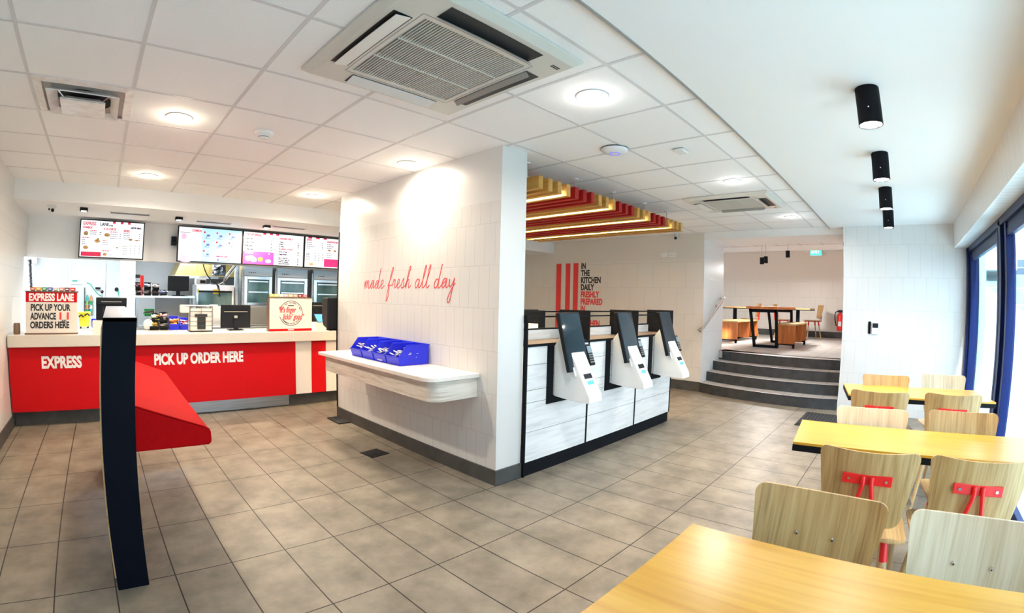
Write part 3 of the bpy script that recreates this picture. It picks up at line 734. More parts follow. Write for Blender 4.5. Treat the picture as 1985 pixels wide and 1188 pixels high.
# ------------------------------------------------------------------ order kiosk counter
KY = 2.42; t = thing('kiosk_counter', 'long white wood-panelled counter with black frame and black kick plate', 'counter', (3.9, 2.66, 0))
KX = [2.662, 3.475, 4.335, 5.165]; KD = 2.755
B(2.66, 5.17, KY + .012, KD + .02, 0, .115).build('kick_plate', m_blackm, t)
for i in range(3):
    x0, x1 = KX[i] + .012, KX[i + 1] - .012
    mb = MB(); zs = [.117, .36, .593, .69, .885, 1.028]
    for a, b_ in zip(zs, zs[1:]): mb.box(x0, x1, KY, KY + .018, a + .0018, b_ - .0018, 0)
    mb.box(x0, x1, KY + .004, KY + .02, .117, 1.028, 1)
    mb.build('front_panel', [m_whitewood, m_blackm], t)
    fx = KX[i + 1]; B(fx - .012, fx + .012, KY - .002, KD, .115, 1.03).build('divider', m_blackm, t)
    B(fx - .010, fx + .010, KY, KD, 1.03, 1.30).build('side_fin', m_blackm, t)
B(KX[0] - .004, KX[0] + .012, KY - .002, KD, 0, 1.285).build('end_frame', m_blackm, t) if False else None
B(KX[0] - .004, KX[0] + .012, KY - .002, KY + .03, 0, 1.265).build('end_post', m_blackm, t)
B(2.66, 5.165, KY - .004, KD, 1.028, 1.042).build('deck', mat('deck_brown', (.10, .07, .05), .4), t)
B(2.66, 5.155, KY - .006, KY + .006, 1.024, 1.044).build('deck_edge', m_blackm, t)
B(2.66, 5.165, KD - .02, KD, 1.042, 1.125).build('back_panel', m_whitewood, t)
B(2.66, 5.165, KD - .022, KD + .004, 1.125, 1.137).build('back_edge', m_blackm, t)
B(2.66, 5.165, KY, KY + .012, 1.247, 1.259).build('front_rail', m_blackm, t)
B(2.66, 5.165, KD - .012, KD, 1.275, 1.287).build('back_rail', m_blackm, t)
B(2.66, 5.165, KD - .008, KD - .004, 1.137, 1.275).build('glass_screen', m_clear, t)
for i, (zx) in enumerate((2.905, 3.745, 4.585)):
    mb = B(zx, zx + .075, KY - .010, KY, .557, 1.026); mb.box(zx + .075, zx + .30, KY - .010, KY, .557, .62)
    mb.build('mounting_plate', m_blackm, t)
# far side counter of the same kind, seen through the gap
t2 = thing('rear_cabinet', 'low white cabinet with black frame seen above the kiosk counter', 'cabinet', (4.6, 4.6, 0))
B(4.30, 4.95, 4.30, 4.85, 0, 1.06).build('body', m_whitewood, t2); B(4.95, 5.10, 4.30, 4.85, 0, 1.24).build('side_panel', m_blackm, t2); B(4.28, 4.95, 4.30, 4.34, 1.24, 1.255).build('rail', m_blackm, t2); B(4.28, 4.31, 4.30, 4.34, 1.06, 1.24).build('post', m_blackm, t2)
# ------------------------------------------------------------------ the three self-order kiosks
def kiosk(x0):
    t = thing('order_kiosk', '', 'kiosk', (x0 + .135, KY, 0)); W = .27
    yt, zt, yb, zb = 2.335, 1.29, 2.205, .835                                  # screen: top edge and bottom edge
    dv = Vector((0, yb - yt, zb - zt)).normalized(); nv = Vector((0, -abs(dv.z), -abs(dv.y) * -1)).normalized(); nv = Vector((0, dv.z, -dv.y)).normalized()
    if nv.y > 0: nv = -nv
    # white wedge body
    prof = [(2.408, 1.03), (2.335, 1.12), (2.325, 1.12), (2.06, .65), (2.055, .60), (2.24, .60), (2.408, .615)]
    MB().prism(prof, (x0 + .06, x0 + .235), 'x').build('body', m_white, t, bevel=.006)
    MB().prism([(2.345, 1.16), (2.335, 1.16), (2.185, .80), (2.195, .80)], (x0 + .045, x0 + .06), 'x').build('side_fin', m_white, t)
    def slab(x0_, x1_, a, b_, n0, n1, name, m, par, bev=.0):
        T, Bq = Vector((0, yt, zt)), Vector((0, yb, zb)); L = (Bq - T)
        q = lambda x, s, n: Vector((x, 0, 0)) + T + L * s + nv * n
        mb = MB(); mb.hexa([q(x0_, b_, n0), q(x1_, b_, n0), q(x1_, a, n0), q(x0_, a, n0)], [q(x0_, b_, n1), q(x1_, b_, n1), q(x1_, a, n1), q(x0_, a, n1)])
        return mb.build(name, m, par, bevel=bev)
    sc = slab(x0, x0 + W, 0, 1, -.035, 0, 'display', m_black, t, .006)
    slab(x0 + .012, x0 + W - .012, .02, .975, 0, .0012, 'screen', m_kiosk, sc)
    # lower face: reader window and tag, on the slope below the display
    a, b_ = Vector((0, 2.195, .889)), Vector((0, 2.06, .65)); d2 = (b_ - a).normalized(); n2 = Vector((0, d2.z, -d2.y)); n2 = n2 if n2.y < 0 else -n2
    def plate(xa, xb, sa, sb, n1, name, m):
        q = lambda x, s, n: Vector((x, 0, 0)) + a + d2 * s + n2 * n
        return MB().hexa([q(xa, sb, 0), q(xb, sb, 0), q(xb, sa, 0), q(xa, sa, 0)], [q(xa, sb, n1), q(xb, sb, n1), q(xb, sa, n1), q(xa, sa, n1)]).build(name, m, t)
    plate(x0 + .10, x0 + .20, .085, .125, .003, 'code_reader', m_darkglass)
    plate(x0 + .115, x0 + .195, .145, .175, .0015, 'blue_tag', mat('cyan_tag', (.10, .52, .72), .4))
    # card terminal on an arm to the right
    ca = Vector((x0 + W + .045, 2.27, 1.0)); dn = Vector((0, -.35, -.94)).normalized(); no = Vector((0, -.94, .35))
    def term(hx, s0, s1, n0, n1, name, m, par, dx=0, bev=0):
        q = lambda x, s, n: ca + Vector((x + dx, 0, 0)) + dn * s + no * n
        return MB().hexa([q(-hx, s1, n0), q(hx, s1, n0), q(hx, s0, n0), q(-hx, s0, n0)], [q(-hx, s1, n1), q(hx, s1, n1), q(hx, s0, n1), q(-hx, s0, n1)]).build(name, m, par, bevel=bev)
    pt = term(.038, -.03, .15, -.02, .012, 'card_terminal', m_black, t, bev=.008)
    term(.028, -.012, .045, .012, .0135, 'terminal_screen', mat('terminal_lcd', (.25, .33, .38), .2), pt)
    mb = MB()
    for r in range(4):
        for c in range(3):
            q = ca + dn * (.062 + r * .02) + no * .0125 + Vector((-.02 + c * .02, 0, 0)); mb.box(q.x - .006, q.x + .006, q.y - .004, q.y + .003, q.z - .005, q.z + .005)
    mb.build('keypad', mat('key_grey', (.30, .31, .33), .5), pt)
    MB().tube([ca + no * -.02 + dn * .05, Vector((x0 + W - .01, 2.34, .98))], .010).build('terminal_arm', m_blackm, t)
    return t
for i, (x0, l) in enumerate(((2.925, 'white self-order kiosk with tilted screen nearest the partition corner'), (3.78, 'middle white self-order kiosk with tilted dark screen on the counter'), (4.63, 'white self-order kiosk with tilted screen nearest the steps'))):
    k = kiosk(x0); k['label'] = l; k['group'] = 'self-order kiosks along the white counter'
# ------------------------------------------------------------------ lettering and stripes on the rear wall
XW = XB - .0015
t = thing('wall_stripes', 'three tall bright red stripes painted on the rear wall', 'wall graphic', (XB, 5.6, .6))
for a, b_ in ((1078, 1087.5), (1096, 1105), (1111, 1120.5)):
    ya, yb = P(a, 560, x=XB).y, P(b_, 560, x=XB).y
    B(XW - .001, XW, yb, ya, .75, 2.095).build('stripe', m_redp, t)
t = thing('wall_slogan', 'column of black then red capital words on the rear wall beside the stripes', 'lettering', (XB, 5.29, .8))
rows = ['IN', 'THE', 'KITCHEN', 'DAILY', 'FRESHLY', 'PREPARED', 'IN', 'THE', 'KITCHEN', 'DAILY']
for i, wd in enumerate(rows):
    o = text('word', wd, .150, m_print_k if i < 4 else m_redp, t, (XW, 5.29, 1.985 - i * .1315), XN, sx=.70, bold=.0065, right=YR)
    o['label'] = ('black' if i < 4 else 'red') + ' word ' + wd
for px, l, n in ((1288, 'white wall plate with two buttons, left one of the pair', 0), (1304, 'white double socket plate, right one of the pair high on the rear wall', 1)):
    p = P(px, 494, x=XB)
    t = thing('wall_socket', l, 'socket', (XB, p.y, p.z), 0)
    B(-.008, 0, -.058, .058, -.036, .036).build('plate', m_white, t, world=False, bevel=.002)
    for s in (-1, 1):
        if n: MB().box(-.0092, -.008, s * .026 - .010, s * .026 - .006, -.008, .006).box(-.0092, -.008, s * .026 + .006, s * .026 + .010, -.008, .006).build('socket_hole', m_print_k, t, world=False)
        else: B(-.012, -.008, s * .026 - .016, s * .026 + .016, -.02, .02).build('button', m_white, t, world=False, bevel=.001)
t = thing('wall_control_panel', 'small white intercom panel with black screen on the white end wall', 'control panel', (7.1, .315, 1.06))
B(7.082, 7.1, .245, .335, 1.055, 1.205).build('case', m_white, t, bevel=.003)
B(7.0805, 7.082, .253, .327, 1.135, 1.195).build('display', m_darkglass, t)
B(7.08, 7.1, .350, .385, 1.055, 1.215).build('handset', m_navy, t, bevel=.004)

# ================================================================== window tables and chairs
def window_table(cx, cy_, rot, label, L=1.16, W=.62):
    """local y along the long side, origin on the floor"""
    t = thing('dining_table', label, 'table', (cx, cy_, 0), rot, 'oak-topped tables by the window')
    B(-W / 2, W / 2, -L / 2, L / 2, .738, .75).build('tabletop', m_table, t, world=False)
    B(-W / 2 - .002, W / 2 + .002, -L / 2 - .002, L / 2 + .002, .706, .738).build('edge_band', m_blackm, t, world=False, bevel=.002)
    for s in (-.25, .25):
        c = B(-.022, .022, s - .022, s + .022, .02, .706).build('column', m_blackm, t, world=False)
        B(-.16, .16, s - .04, s + .04, 0, .02).build('base_plate', m_blackm, c, world=False, bevel=.004)
    return t
# centre, half sizes from the corners seen
T1, T2, T3 = (.93, -.085, 0.0), (2.665, -.16, math.radians(6)), (4.27, -.18, math.radians(10))
window_table(*T1, 'honey oak table in the front corner, nearest the camera', W=.67, L=1.14)
window_table(*T2, 'middle oak table between the red-bracketed chairs', W=.50, L=1.24)
window_table(*T3, 'far oak table close to the white end wall', W=.56, L=1.12)

def chair_proto():
    """local: sitter faces -y, origin on the floor under the seat centre"""
    t = thing('dining_chair', 'x', 'chair')
    # moulded backrest: rounded trapezium, curved forward at the sides
    H0, H1, YB = .505, .845, .205; nx, nz = 16, 18; rc = .035
    def hw(t_): return .158 + (.205 - .158) * t_ ** .9
    def cut(z, H):                          # rounded corners
        d = min(z, H - z); r = rc
        return 0 if d >= r else r - math.sqrt(max(r * r - (r - d) ** 2, 0))
    H = H1 - H0
    zs = [0, .003, .010, .020] + [.035 + (H - .07) * i / (nz - 8) for i in range(nz - 7)] + [H - .020, H - .010, H - .003, H]
    def pt(u, z, side):
        x = u * (hw(z / H) - cut(z, H)); y = YB + .075 * (z / H) - .9 * x * x - side * .010
        sag = .010 * (1 - (x / .2) ** 2) * (z / H) ** 6 * -1
        return (x, y, H0 + z + sag)
    mb = MB(); V = []; F = []; n = nx + 1; m = len(zs)
    for side in (0, 1):
        for z in zs:
            for i in range(n): V.append(pt(-1 + 2 * i / nx, z, side))
    for s in (0, 1):
        for k in range(m - 1):
            for i in range(nx):
                a = s * n * m + k * n + i; F.append((a, a + 1, a + n + 1, a + n))
    for k in range(m - 1):
        for e in (0, nx): a = k * n + e; b_ = n * m + a; F.append((a, a + n, b_ + n, b_))
    for e in (0, m - 1):
        for i in range(nx): a = e * n + i; b_ = n * m + a; F.append((a, b_, b_ + 1, a + 1))
    mb.add(V, F); bk = mb.build('backrest', m_oak, t, world=False, smooth=45)
    for sx, z in ((-.055, .20), (.055, .20), (-.032, .085), (.032, .085)):
        y = YB + .075 * (z / H) - .9 * sx * sx - .010
        s = MB().cyl((sx, y + .001, H0 + z), (sx, y - .004, H0 + z - .0008), .0075, .0055, n=12); s.cyl((sx, y - .004, H0 + z - .0008), (sx, y - .0045, H0 + z - .0008), .0025, n=6, mi=1)
        s.build('screw', [m_steelm, m_black], bk, world=False)
    # seat
    pts = []; 
    for cx, cy_, a0 in ((-.165, .165, PI / 2), (-.165, -.135, PI), (.165, -.135, 1.5 * PI), (.165, .165, 0)):
        for i in range(7):
            a = a0 + PI / 2 * i / 6; pts.append((cx + .045 * math.cos(a), cy_ + .045 * math.sin(a)))
    MB().prism(pts, (.448, .462), 'z').build('seat', m_oak, t, world=False, bevel=.003)
    # red bracket: cross plate behind the back and two rods curving under the seat
    y0 = YB + .075 * .62 + .002
    br = B(-.100, .100, y0 - .004, y0 + .004, .700, .742).build('bracket', m_redm, t, world=False, bevel=.003)
    for s in (-1, 1):
        P_ = [(s * .018, y0 + .010, .735), (s * .018, y0 + .014, .70), (s * .036, YB + .040, .60), (s * .046, YB + .036, .50), (s * .048, YB + .020, .445), (s * .05, YB - .02, .432), (s * .05, -.12, .432)]
        MB().tube(catmull3(P_, 5), .0095, 8).build('rod', m_redm, br, world=False, smooth=60)
        MB().cyl((s * .075, y0 + .003, .721), (s * .075, y0 + .008, .721), .006, n=10).build('screw', m_steelm, br, world=False)
    B(-.13, .13, -.14, -.10, .425, .445).build('front_bearer', m_redm, t, world=False); B(-.13, .13, .10, .14, .425, .445).build('rear_bearer', m_redm, t, world=False)
    for sx in (-1, 1):
        for sy in (-1, 1):
            top = Vector((sx * .125, sy * .125, .44)); bot = Vector((sx * .180, .195 if sy > 0 else -.165, .004)); mid = top.lerp(bot, .22)
            l = MB().cyl(mid, bot, .017, .0115, n=14).build('leg', m_oakleg, t, world=False, smooth=50)
            MB().cyl(top, mid + (bot - top) * .02, .0185, .0185, n=14).build('sleeve', m_redm, l, world=False, smooth=50)
            MB().cyl(bot, bot - Vector((0, 0, .004)), .0125, n=12).build('foot', m_black, l, world=False)
    return t
def catmull3(p, n=6):
    out = []
    for i in range(len(p) - 1):
        a, b_, c, d = (Vector(p[j]) for j in (max(i - 1, 0), i, i + 1, min(i + 2, len(p) - 1)))
        for k in range(n):
            u = k / n; out.append(.5 * (2 * b_ + (c - a) * u + (2 * a - 5 * b_ + 4 * c - d) * u * u + (3 * b_ - a - 3 * c + d) * u ** 3))
    return out + [Vector(p[-1])]
m_oakleg = wood('oak_leg', (.44, .28, .12), (.60, .41, .20), (.68, .50, .28), .4, 'z', 1.5)
proto = chair_proto(); first = True
def recolour(o, m):
    for ch in o.children:
        if ch.name.split('.')[0] in ('backrest', 'seat'):
            ch.data = ch.data.copy(); ch.data.materials[0] = m
def place_chair(x, y, away, label, m=None, z=0, group='oak and red metal chairs at the window tables', extra=0.0):
    """x, y = middle of the top of the backrest; away=True: the back is seen from behind"""
    global first
    t = proto if first else copy_tree(proto); first = False
    # away: sitter faces +X (local -y -> +X), else sitter faces -X
    rz = (PI / 2 if away else -PI / 2) + extra
    off = Matrix.Rotation(rz, 3, 'Z') @ Vector((0, .27, 0))
    t.location = (x - off.x, y - off.y, z); t.rotation_euler = (0, 0, rz); t['label'] = label; t['group'] = group
    if m: recolour(t, m)
    return t
a2, a3 = -math.radians(8), -math.radians(12)
a2 = math.radians(7); a3 = math.radians(11)
place_chair(1.505, .165, False, 'front chair with screwed oak back facing the nearest honey table, left one of the pair')
place_chair(1.50, -.30, False, 'pale oak chair at the right edge of the picture facing the nearest table', m_oakpale)
place_chair(2.03, .055, True, 'oak chair seen from behind with red bracket before the middle table, left of its pair', None, extra=math.radians(5))
place_chair(2.085, -.385, True, 'oak chair seen from behind with red bracket before the middle table, right of its pair', None, extra=math.radians(5))
place_chair(2.96, .105, False, 'pale oak chair facing the camera behind the middle table, left of its pair', m_oakpale, extra=a2 * 1.3)
place_chair(3.105, -.41, False, 'darker oak chair facing the camera behind the middle table, on the window side', None, extra=a2)
place_chair(3.565, .08, True, 'red-bracketed oak chair seen from behind at the far table, left one of its pair', None, extra=a2)
place_chair(3.70, -.425, True, 'red-bracketed oak chair seen from behind at the far table, on the window side', None, extra=a2)
place_chair(4.53, .075, False, 'oak chair against the white end wall behind the far table, left one', None, extra=a3)
place_chair(4.83, -.43, False, 'pale oak chair against the white end wall behind the far table, by the window', m_oakpale, extra=a3)

# ================================================================== rear dining room up the steps
UZ = .60
G2 = 'chairs in the rear dining room'
p = P(1594, 600, x=12.9)
place_chair(12.9, p.y, True, 'oak and red chair standing alone beside the extinguisher in the rear room', z=UZ, group=G2, extra=PI / 2 + .5)
p = P(1474, 600, x=12.2)
place_chair(12.2, p.y, True, 'oak and red chair behind the trestle table in the rear room, left one', z=UZ, group=G2, extra=PI / 2)
p = P(1500, 600, x=12.6)
place_chair(12.6, p.y, True, 'oak and red chair behind the trestle table in the rear room, right one', z=UZ, group=G2, extra=-PI / 2)
# long trestle table seen end on
def span(px0, px1, py, x): return P(px1, py, x=x).y, P(px0, py, x=x).y
t = thing('trestle_table', 'dark-topped dining table on slanted black trestle frames in the rear room', 'table', (9.6, 2.45, UZ))
y0, y1 = span(1446, 1507, 600, 9.2)
B(9.2, 10.9, y0, y1, UZ + .72, UZ + .77).build('tabletop', m_cherry, t, bevel=.003)
for x in (9.3, 10.7):
    mb = MB(); w = .05
    for s, ya, yb in ((1, y1 - .05, y1 - .16), (-1, y0 + .05, y0 + .02)):
        mb.hexa([(x, yb - w / 2, UZ), (x + w, yb - w / 2, UZ), (x + w, yb + w / 2, UZ), (x, yb + w / 2, UZ)], [(x, ya - w / 2, UZ + .72), (x + w, ya - w / 2, UZ + .72), (x + w, ya + w / 2, UZ + .72), (x, ya + w / 2, UZ + .72)])
    mb.box(x, x + w, y0 + .02, y1 - .15, UZ, UZ + .05); mb.box(x, x + w, y0 + .05, y1 - .05, UZ + .66, UZ + .72)
    mb.build('trestle', m_blackm, t)
def block_bench(x, px0, px1, py, ztop, depth, label, name='block_bench'):
    ya, yb = span(px0, px1, py, x)
    t = thing(name, label, 'bench', (x + depth / 2, (ya + yb) / 2, UZ), 0, 'timber block benches in the rear room')
    B(x, x + depth, ya, yb, ztop - .03, ztop).build('seat_top', m_oak, t, bevel=.003)
    B(x + .02, x + .05, ya + .01, yb - .01, UZ + .08, ztop - .03).build('end_board', m_cherry, t)
    B(x + depth * .55, x + depth * .55 + .03, ya + .01, yb - .01, UZ + .08, ztop - .03).build('middle_board', m_cherry, t)
    B(x + depth - .05, x + depth - .02, ya + .01, yb - .01, UZ + .08, ztop - .03).build('end_board', m_cherry, t)
    for xx in (x + .02, x + depth - .06):
        B(xx, xx + .04, ya + .02, ya + .06, UZ, UZ + .08).build('foot', m_blackm, t); B(xx, xx + .04, yb - .06, yb - .02, UZ, UZ + .08).build('foot', m_blackm, t)
        B(xx, xx + .04, ya + .02, yb - .02, UZ + .055, UZ + .08).build('base_bar', m_blackm, t)
block_bench(9.45, 1503, 1542, 650, UZ + .46, 1.25, 'red-brown timber block bench right of the trestle table in the rear room')
block_bench(9.8, 1385, 1429, 650, UZ + .46, 1.6, 'red-brown timber block bench left of the trestle table in the rear room')
def high_table(x, px0, px1, label, pole):
    ya, yb = span(px0, px1, 600, x)
    t = thing('cafe_table', label, 'table', (x + .3, (ya + yb) / 2, UZ), 0, 'black-legged tables at the rear wall')
    B(x, x + .7, ya, yb, UZ + .72, UZ + .75).build('tabletop', m_oak, t); B(x - .003, x + .703, ya - .003, yb + .003, UZ + .70, UZ + .72).build('edge_band', m_blackm, t)
    yp = P(pole, 600, x=x + .3).y
    B(x + .27, x + .33, yp - .04, yp + .04, UZ + .02, UZ + .70).build('column', m_blackm, t); B(x + .1, x + .5, yp - .2, yp + .2, UZ, UZ + .02).build('base_plate', m_blackm, t)
high_table(11.4, 1401, 1447, 'black-edged table on a single leg at left in the rear room', 1425)
high_table(11.7, 1509, 1570, 'black-edged table on a single leg behind the right block bench in the rear room', 1547)
for px, py0, py1, x, l in ((1477, 470, 499, 10.4, 'left black pendant of the close pair over the rear room tables'), (1484.5, 470, 497, 10.7, 'right black pendant of the close pair over the rear room tables'), (1527, 466, 486, 10.5, 'single black cylinder pendant hanging nearer the exit sign')):
    p = P(px, py1, x=x); q = P(px, py1 + 13, x=x)
    t = thing('pendant_lamp', l, 'pendant lamp', (x, p.y, p.z), 0, 'black cylinder pendants in the rear room')
    MB().cyl((0, 0, q.z - p.z), (0, 0, 0), .045).build('shade', m_blackm, t, world=False, smooth=40)
    MB().cyl((0, 0, 0), (0, 0, 2.985 - p.z), .008).build('rod', m_bracket, t, world=False)
    MB().lathe((0, 0, 2.985 - p.z - .02), [(.05, 0), (.05, .02)]).build('ceiling_cup', m_blackm, t, world=False)
area('pendant_lamp_light', (10.5, 2.6, 2.2), .5, 60, NEUT)
p = P(1581, 487, x=13.5)
t = thing('exit_sign', 'green lit exit sign in a white housing on the rear room wall', 'sign', (13.6, p.y, p.z))
B(13.53, 13.60, p.y - .17, p.y + .17, p.z - .12, p.z + .12).build('housing', m_white, t, bevel=.005)
B(13.526, 13.53, p.y - .14, p.y + .14, p.z - .10, p.z + .10).build('lit_panel', m_tealglow, t)
text('lettering', 'EXIT', .15, mat('exit_letters', (.7, .95, .88), .5, emit=(.7, 1, .9), es=.5), t, (13.525, p.y + .12, p.z - .05), XN, sx=.72, bold=.006, right=YR)
for s in (-1, 1): B(13.54, 13.60, p.y + s * .24 - .035, p.y + s * .24 + .035, p.z - .02, p.z + .05).build('lamp_head', m_white, t, bevel=.006)
p = P(1628, 630, x=13.5)
t = thing('fire_extinguisher', 'red fire extinguisher hanging on the rear room wall at the opening edge', 'fire extinguisher', (13.5, p.y, .80))
MB().lathe((0, 0, 0), [(0, 0), (.075, .004), (.08, .03), (.08, .36), (.06, .42), (.025, .45), (.025, .47), (0, .47)]).build('cylinder', m_redm, t, world=False, smooth=50)
MB().box(-.02, .02, -.06, .06, .47, .53).build('valve', m_black, t, world=False); MB().tube(catmull3([(0, .05, .50), (-.03, .12, .46), (-.03, .13, .3), (-.03, .09, .12)], 5), .012).build('hose', m_black, t, world=False)
B(-.082, -.079, -.04, .04, .12, .24).build('label_plate', m_white, t, world=False); B(.06, .10, -.03, .03, .1, .4).build('wall_hook', m_bracket, t, world=False)
t = thing('fire_alarm', 'small dark red fire alarm box high beside the opening to the steps', 'alarm', (7.7, .735, 2.28))
B(7.64, 7.76, .735, .775, 2.22, 2.36).build('box', mat('alarm_red', (.25, .012, .015), .4), t, bevel=.004); MB().cyl((7.70, .775, 2.31), (7.70, .80, 2.31), .035).build('sounder', m_black, t); B(7.67, 7.73, .775, .779, 2.235, 2.265).build('plate', m_white, t)
# handrail on the jamb
t = thing('handrail', 'short polished steel handrail fixed to the wall beside the steps', 'handrail', (7.6, 2.80, .9))
a, b_ = P(1361, 640, y=2.80), P(1402, 579, y=2.80)
MB().tube(catmull3([a + Vector((.02, .07, -.0)), a + Vector((0, .03, 0)), a + Vector((.03, 0, .03)), b_ - Vector((.03, 0, .02)), b_ + Vector((.02, .03, .01)), b_ + Vector((.02, .07, 0))], 6), .020, 12).build('rail', m_steelm, t, smooth=60)
for s in (.12, .85):
    c = a.lerp(b_, s); MB().tube([c, c + Vector((0, .03, -.05)), Vector((c.x, 2.87, c.z - .05))], .009).build('bracket', m_steelm, t); MB().cyl((c.x, 2.865, c.z - .05), (c.x, 2.88, c.z - .05), .03).build('rosette', m_steelm, t)
# ================================================================== the street through the window
def zs(x): return -.10 + min(max(x - 4.0, 0), 25.0) * .14
p = P(1921, 545, x=26.0)
t = thing('parked_van', 'white van parked up the street, seen through the left window pane', 'van', (26.5, p.y, zs(26)))
g = p.z - .06; yw = .95
mb = MB(); prf = [(-2.2, .45), (-2.25, 1.0), (-1.9, 1.15), (-1.5, 1.95), (2.2, 2.0), (2.3, .9), (2.25, .45)]
mb.prism([(26.8 + a, g + b_) for a, b_ in prf], (p.y - yw, p.y + yw), 'y'); mb.build('body', mat('van_white', (.85, .86, .87), .3), t, bevel=.06)
m_carglass = mat('car_glass', (.10, .25, .30), .1)
MB().add([(24.95 - .01, p.y - .8, g + 1.22), (24.95 - .01, p.y + .8, g + 1.22), (25.29 - .01, p.y + .72, g + 1.85), (25.29 - .01, p.y - .72, g + 1.85)], [(0, 1, 2, 3)]).build('windscreen', m_carglass, t)
B(25.5, 28.6, p.y + yw - .01, p.y + yw + .012, g + 1.25, g + 1.75).build('side_glass', m_carglass, t)
for x in (25.5, 28.2):
    for s in (-1, 1): MB().cyl((x, p.y + s * (yw - .18), g + .33), (x, p.y + s * (yw + .02), g + .33), .33, n=20).build('wheel', m_rubber, t)
p = P(1979, 553, x=36.0)
t = thing('parked_car', 'dark car with red tail lamps parked up the street, seen through the right pane', 'car', (38, p.y, 3.28))
g = 3.29; mb = MB(); prf = [(-2.0, .3), (-2.05, .9), (-1.5, 1.0), (-1.1, 1.45), (.8, 1.5), (1.4, 1.0), (2.1, .9), (2.1, .3)]
mb.prism([(38 + a, g + b_) for a, b_ in prf], (p.y - .85, p.y + .85), 'y'); mb.build('body', mat('car_dark', (.05, .08, .14), .3), t, bevel=.05)
for s in (-1, 1): B(35.93, 35.99, p.y + s * .6 - .18, p.y + s * .6 + .18, g + .65, g + .85).build('tail_lamp', m_redm, t)
for x in (36.7, 39.3):
    for s in (-1, 1): MB().cyl((x, p.y + s * .70, g + .30), (x, p.y + s * .87, g + .30), .30, n=20).build('wheel', m_rubber, t)
MB().add([(36.55, p.y - .7, g + 1.03), (36.55, p.y + .7, g + 1.03), (36.88, p.y + .62, g + 1.42), (36.88, p.y - .62, g + 1.42)], [(0, 1, 2, 3)]).build('rear_glass', m_carglass, t)
t = thing('street_lines', 'white painted lines across the sloping street outside the window', 'road marking', (12, -8, zs(12)))
for x in (9, 12.5, 17, 22):
    MB().hexa([(x, -12, zs(x) - .115), (x + .25, -12, zs(x + .25) - .115), (x + .25, -3.6, zs(x + .25) - .115), (x, -3.6, zs(x) - .115)], [(x, -12, zs(x) - .112), (x + .25, -12, zs(x + .25) - .112), (x + .25, -3.6, zs(x + .25) - .112), (x, -3.6, zs(x) - .112)]).build('line', m_print_w, t)

# ================================================================== service counter
CX0, CY0, CR = -1.085, 5.875, -math.radians(1.6)
t = thing('service_counter', 'long red service counter with cream stone top and white lettering', 'counter', (CX0, CY0, 0), CR)
CL = 4.35
def cxl(px, py=700):                                   # pixel column -> distance along the counter front
    p = P(px, py, y=CY0 - .03); return p.x - CX0
B(0, CL, -.045, .62, .815, .935).build('countertop', m_counter, t, world=False, bevel=.004)
segs = [(570, m_red), (600, m_cream), (627.6, m_red), (655, m_cream), (760, m_red)]
x0 = 0.0
for px, m in segs:
    x1 = min(cxl(px), CL)
    o = B(x0 + .001, x1 - .001, 0, .03, .155, .815).build('front_panel', m, t, world=False); o['label'] = 'red front panel' if m is m_red else 'cream front panel'
    x0 = x1
for px in (222, 470): B(cxl(px) - .0008, cxl(px) + .0008, -.0008, .005, .155, .815).build('panel_joint', mat('joint_red', (.45, .01, .01), .5), t, world=False)
B(0, CL, .10, .60, 0, .155).build('plinth', m_base, t, world=False)
B(cxl(300), cxl(560), .088, .10, .01, .15).build('steel_kick_plate', m_steel, t, world=False)
B(0, CL, .03, .60, .155, .815).build('carcass', m_cream, t, world=False)
text('lettering', 'EXPRESS', .163, m_print_w, t, (cxl(80), -.0008, .600), YN, fit=cxl(159.5) - cxl(81), bold=.0075, right=XR, world=False)
text('lettering', 'PICK UP ORDER HERE', .163, m_print_w, t, (cxl(299), -.0008, .600), YN, fit=cxl(470.5) - cxl(299.5), bold=.0075, right=XR, world=False)
CT = .935
# express lane sign box with sauce packets
def place(px, py, y): return P(px, py, y=y)
SA, SB = -.905, -.355
t = thing('express_sign', 'white and red boxed sign reading EXPRESS LANE on the counter at left', 'sign', (-.63, 5.93, CT))
B(SA, SB, 5.935, 6.02, CT, 1.375).build('box', m_cream, t); B(SA, SB, 5.932, 5.936, 1.265, 1.365).build('header', m_red, t)
B(SA - .01, SB + .01, 5.925, 6.03, 1.365, 1.378).build('top_tray', m_brown if False else mat('tray_brown', (.16, .09, .06), .5), t); B(SA - .012, SB + .004, 5.925, 6.03, CT, CT + .014).build('base_tray', mat('tray_brown', (.16, .09, .06), .5), t)
text('header_text', 'EXPRESS LANE', .102, m_print_w, t, (SA + .036, 5.9315, 1.279), YN, fit=.478, bold=.0045, right=XR)
for i, (s, xo, wd) in enumerate((('PICK UP YOUR', .056, .425), ('ADVANCE', .050, .275), ('ORDERS HERE', .048, .418))):
    text('notice_text', s, .092, m_print_k, t, (SA + xo, 5.9342, 1.178 - i * .089), YN, fit=wd, bold=.0036, right=XR)
lg = B(SA + .362, SA + .384, 5.933, 5.9345, 1.086, 1.160).build('logo', m_redp, t)
B(SA + .440, SA + .462, 5.933, 5.9345, 1.086, 1.160).build('logo_stripe', m_redp, lg)
text('logo_text', 'KFC', .030, m_print_k, lg, (SA + .388, 5.9332, 1.062), YN, bold=.001, right=XR)
pc = [(.55, .12, .03), (.75, .42, .02), (.03, .22, .10), (.05, .05, .30), (.45, .45, .35), (.60, .22, .15), (.20, .02, .02), (.60, .04, .03)]
names = ['orange', 'amber', 'green', 'dark blue', 'pale', 'salmon', 'dark maroon', 'bright red']
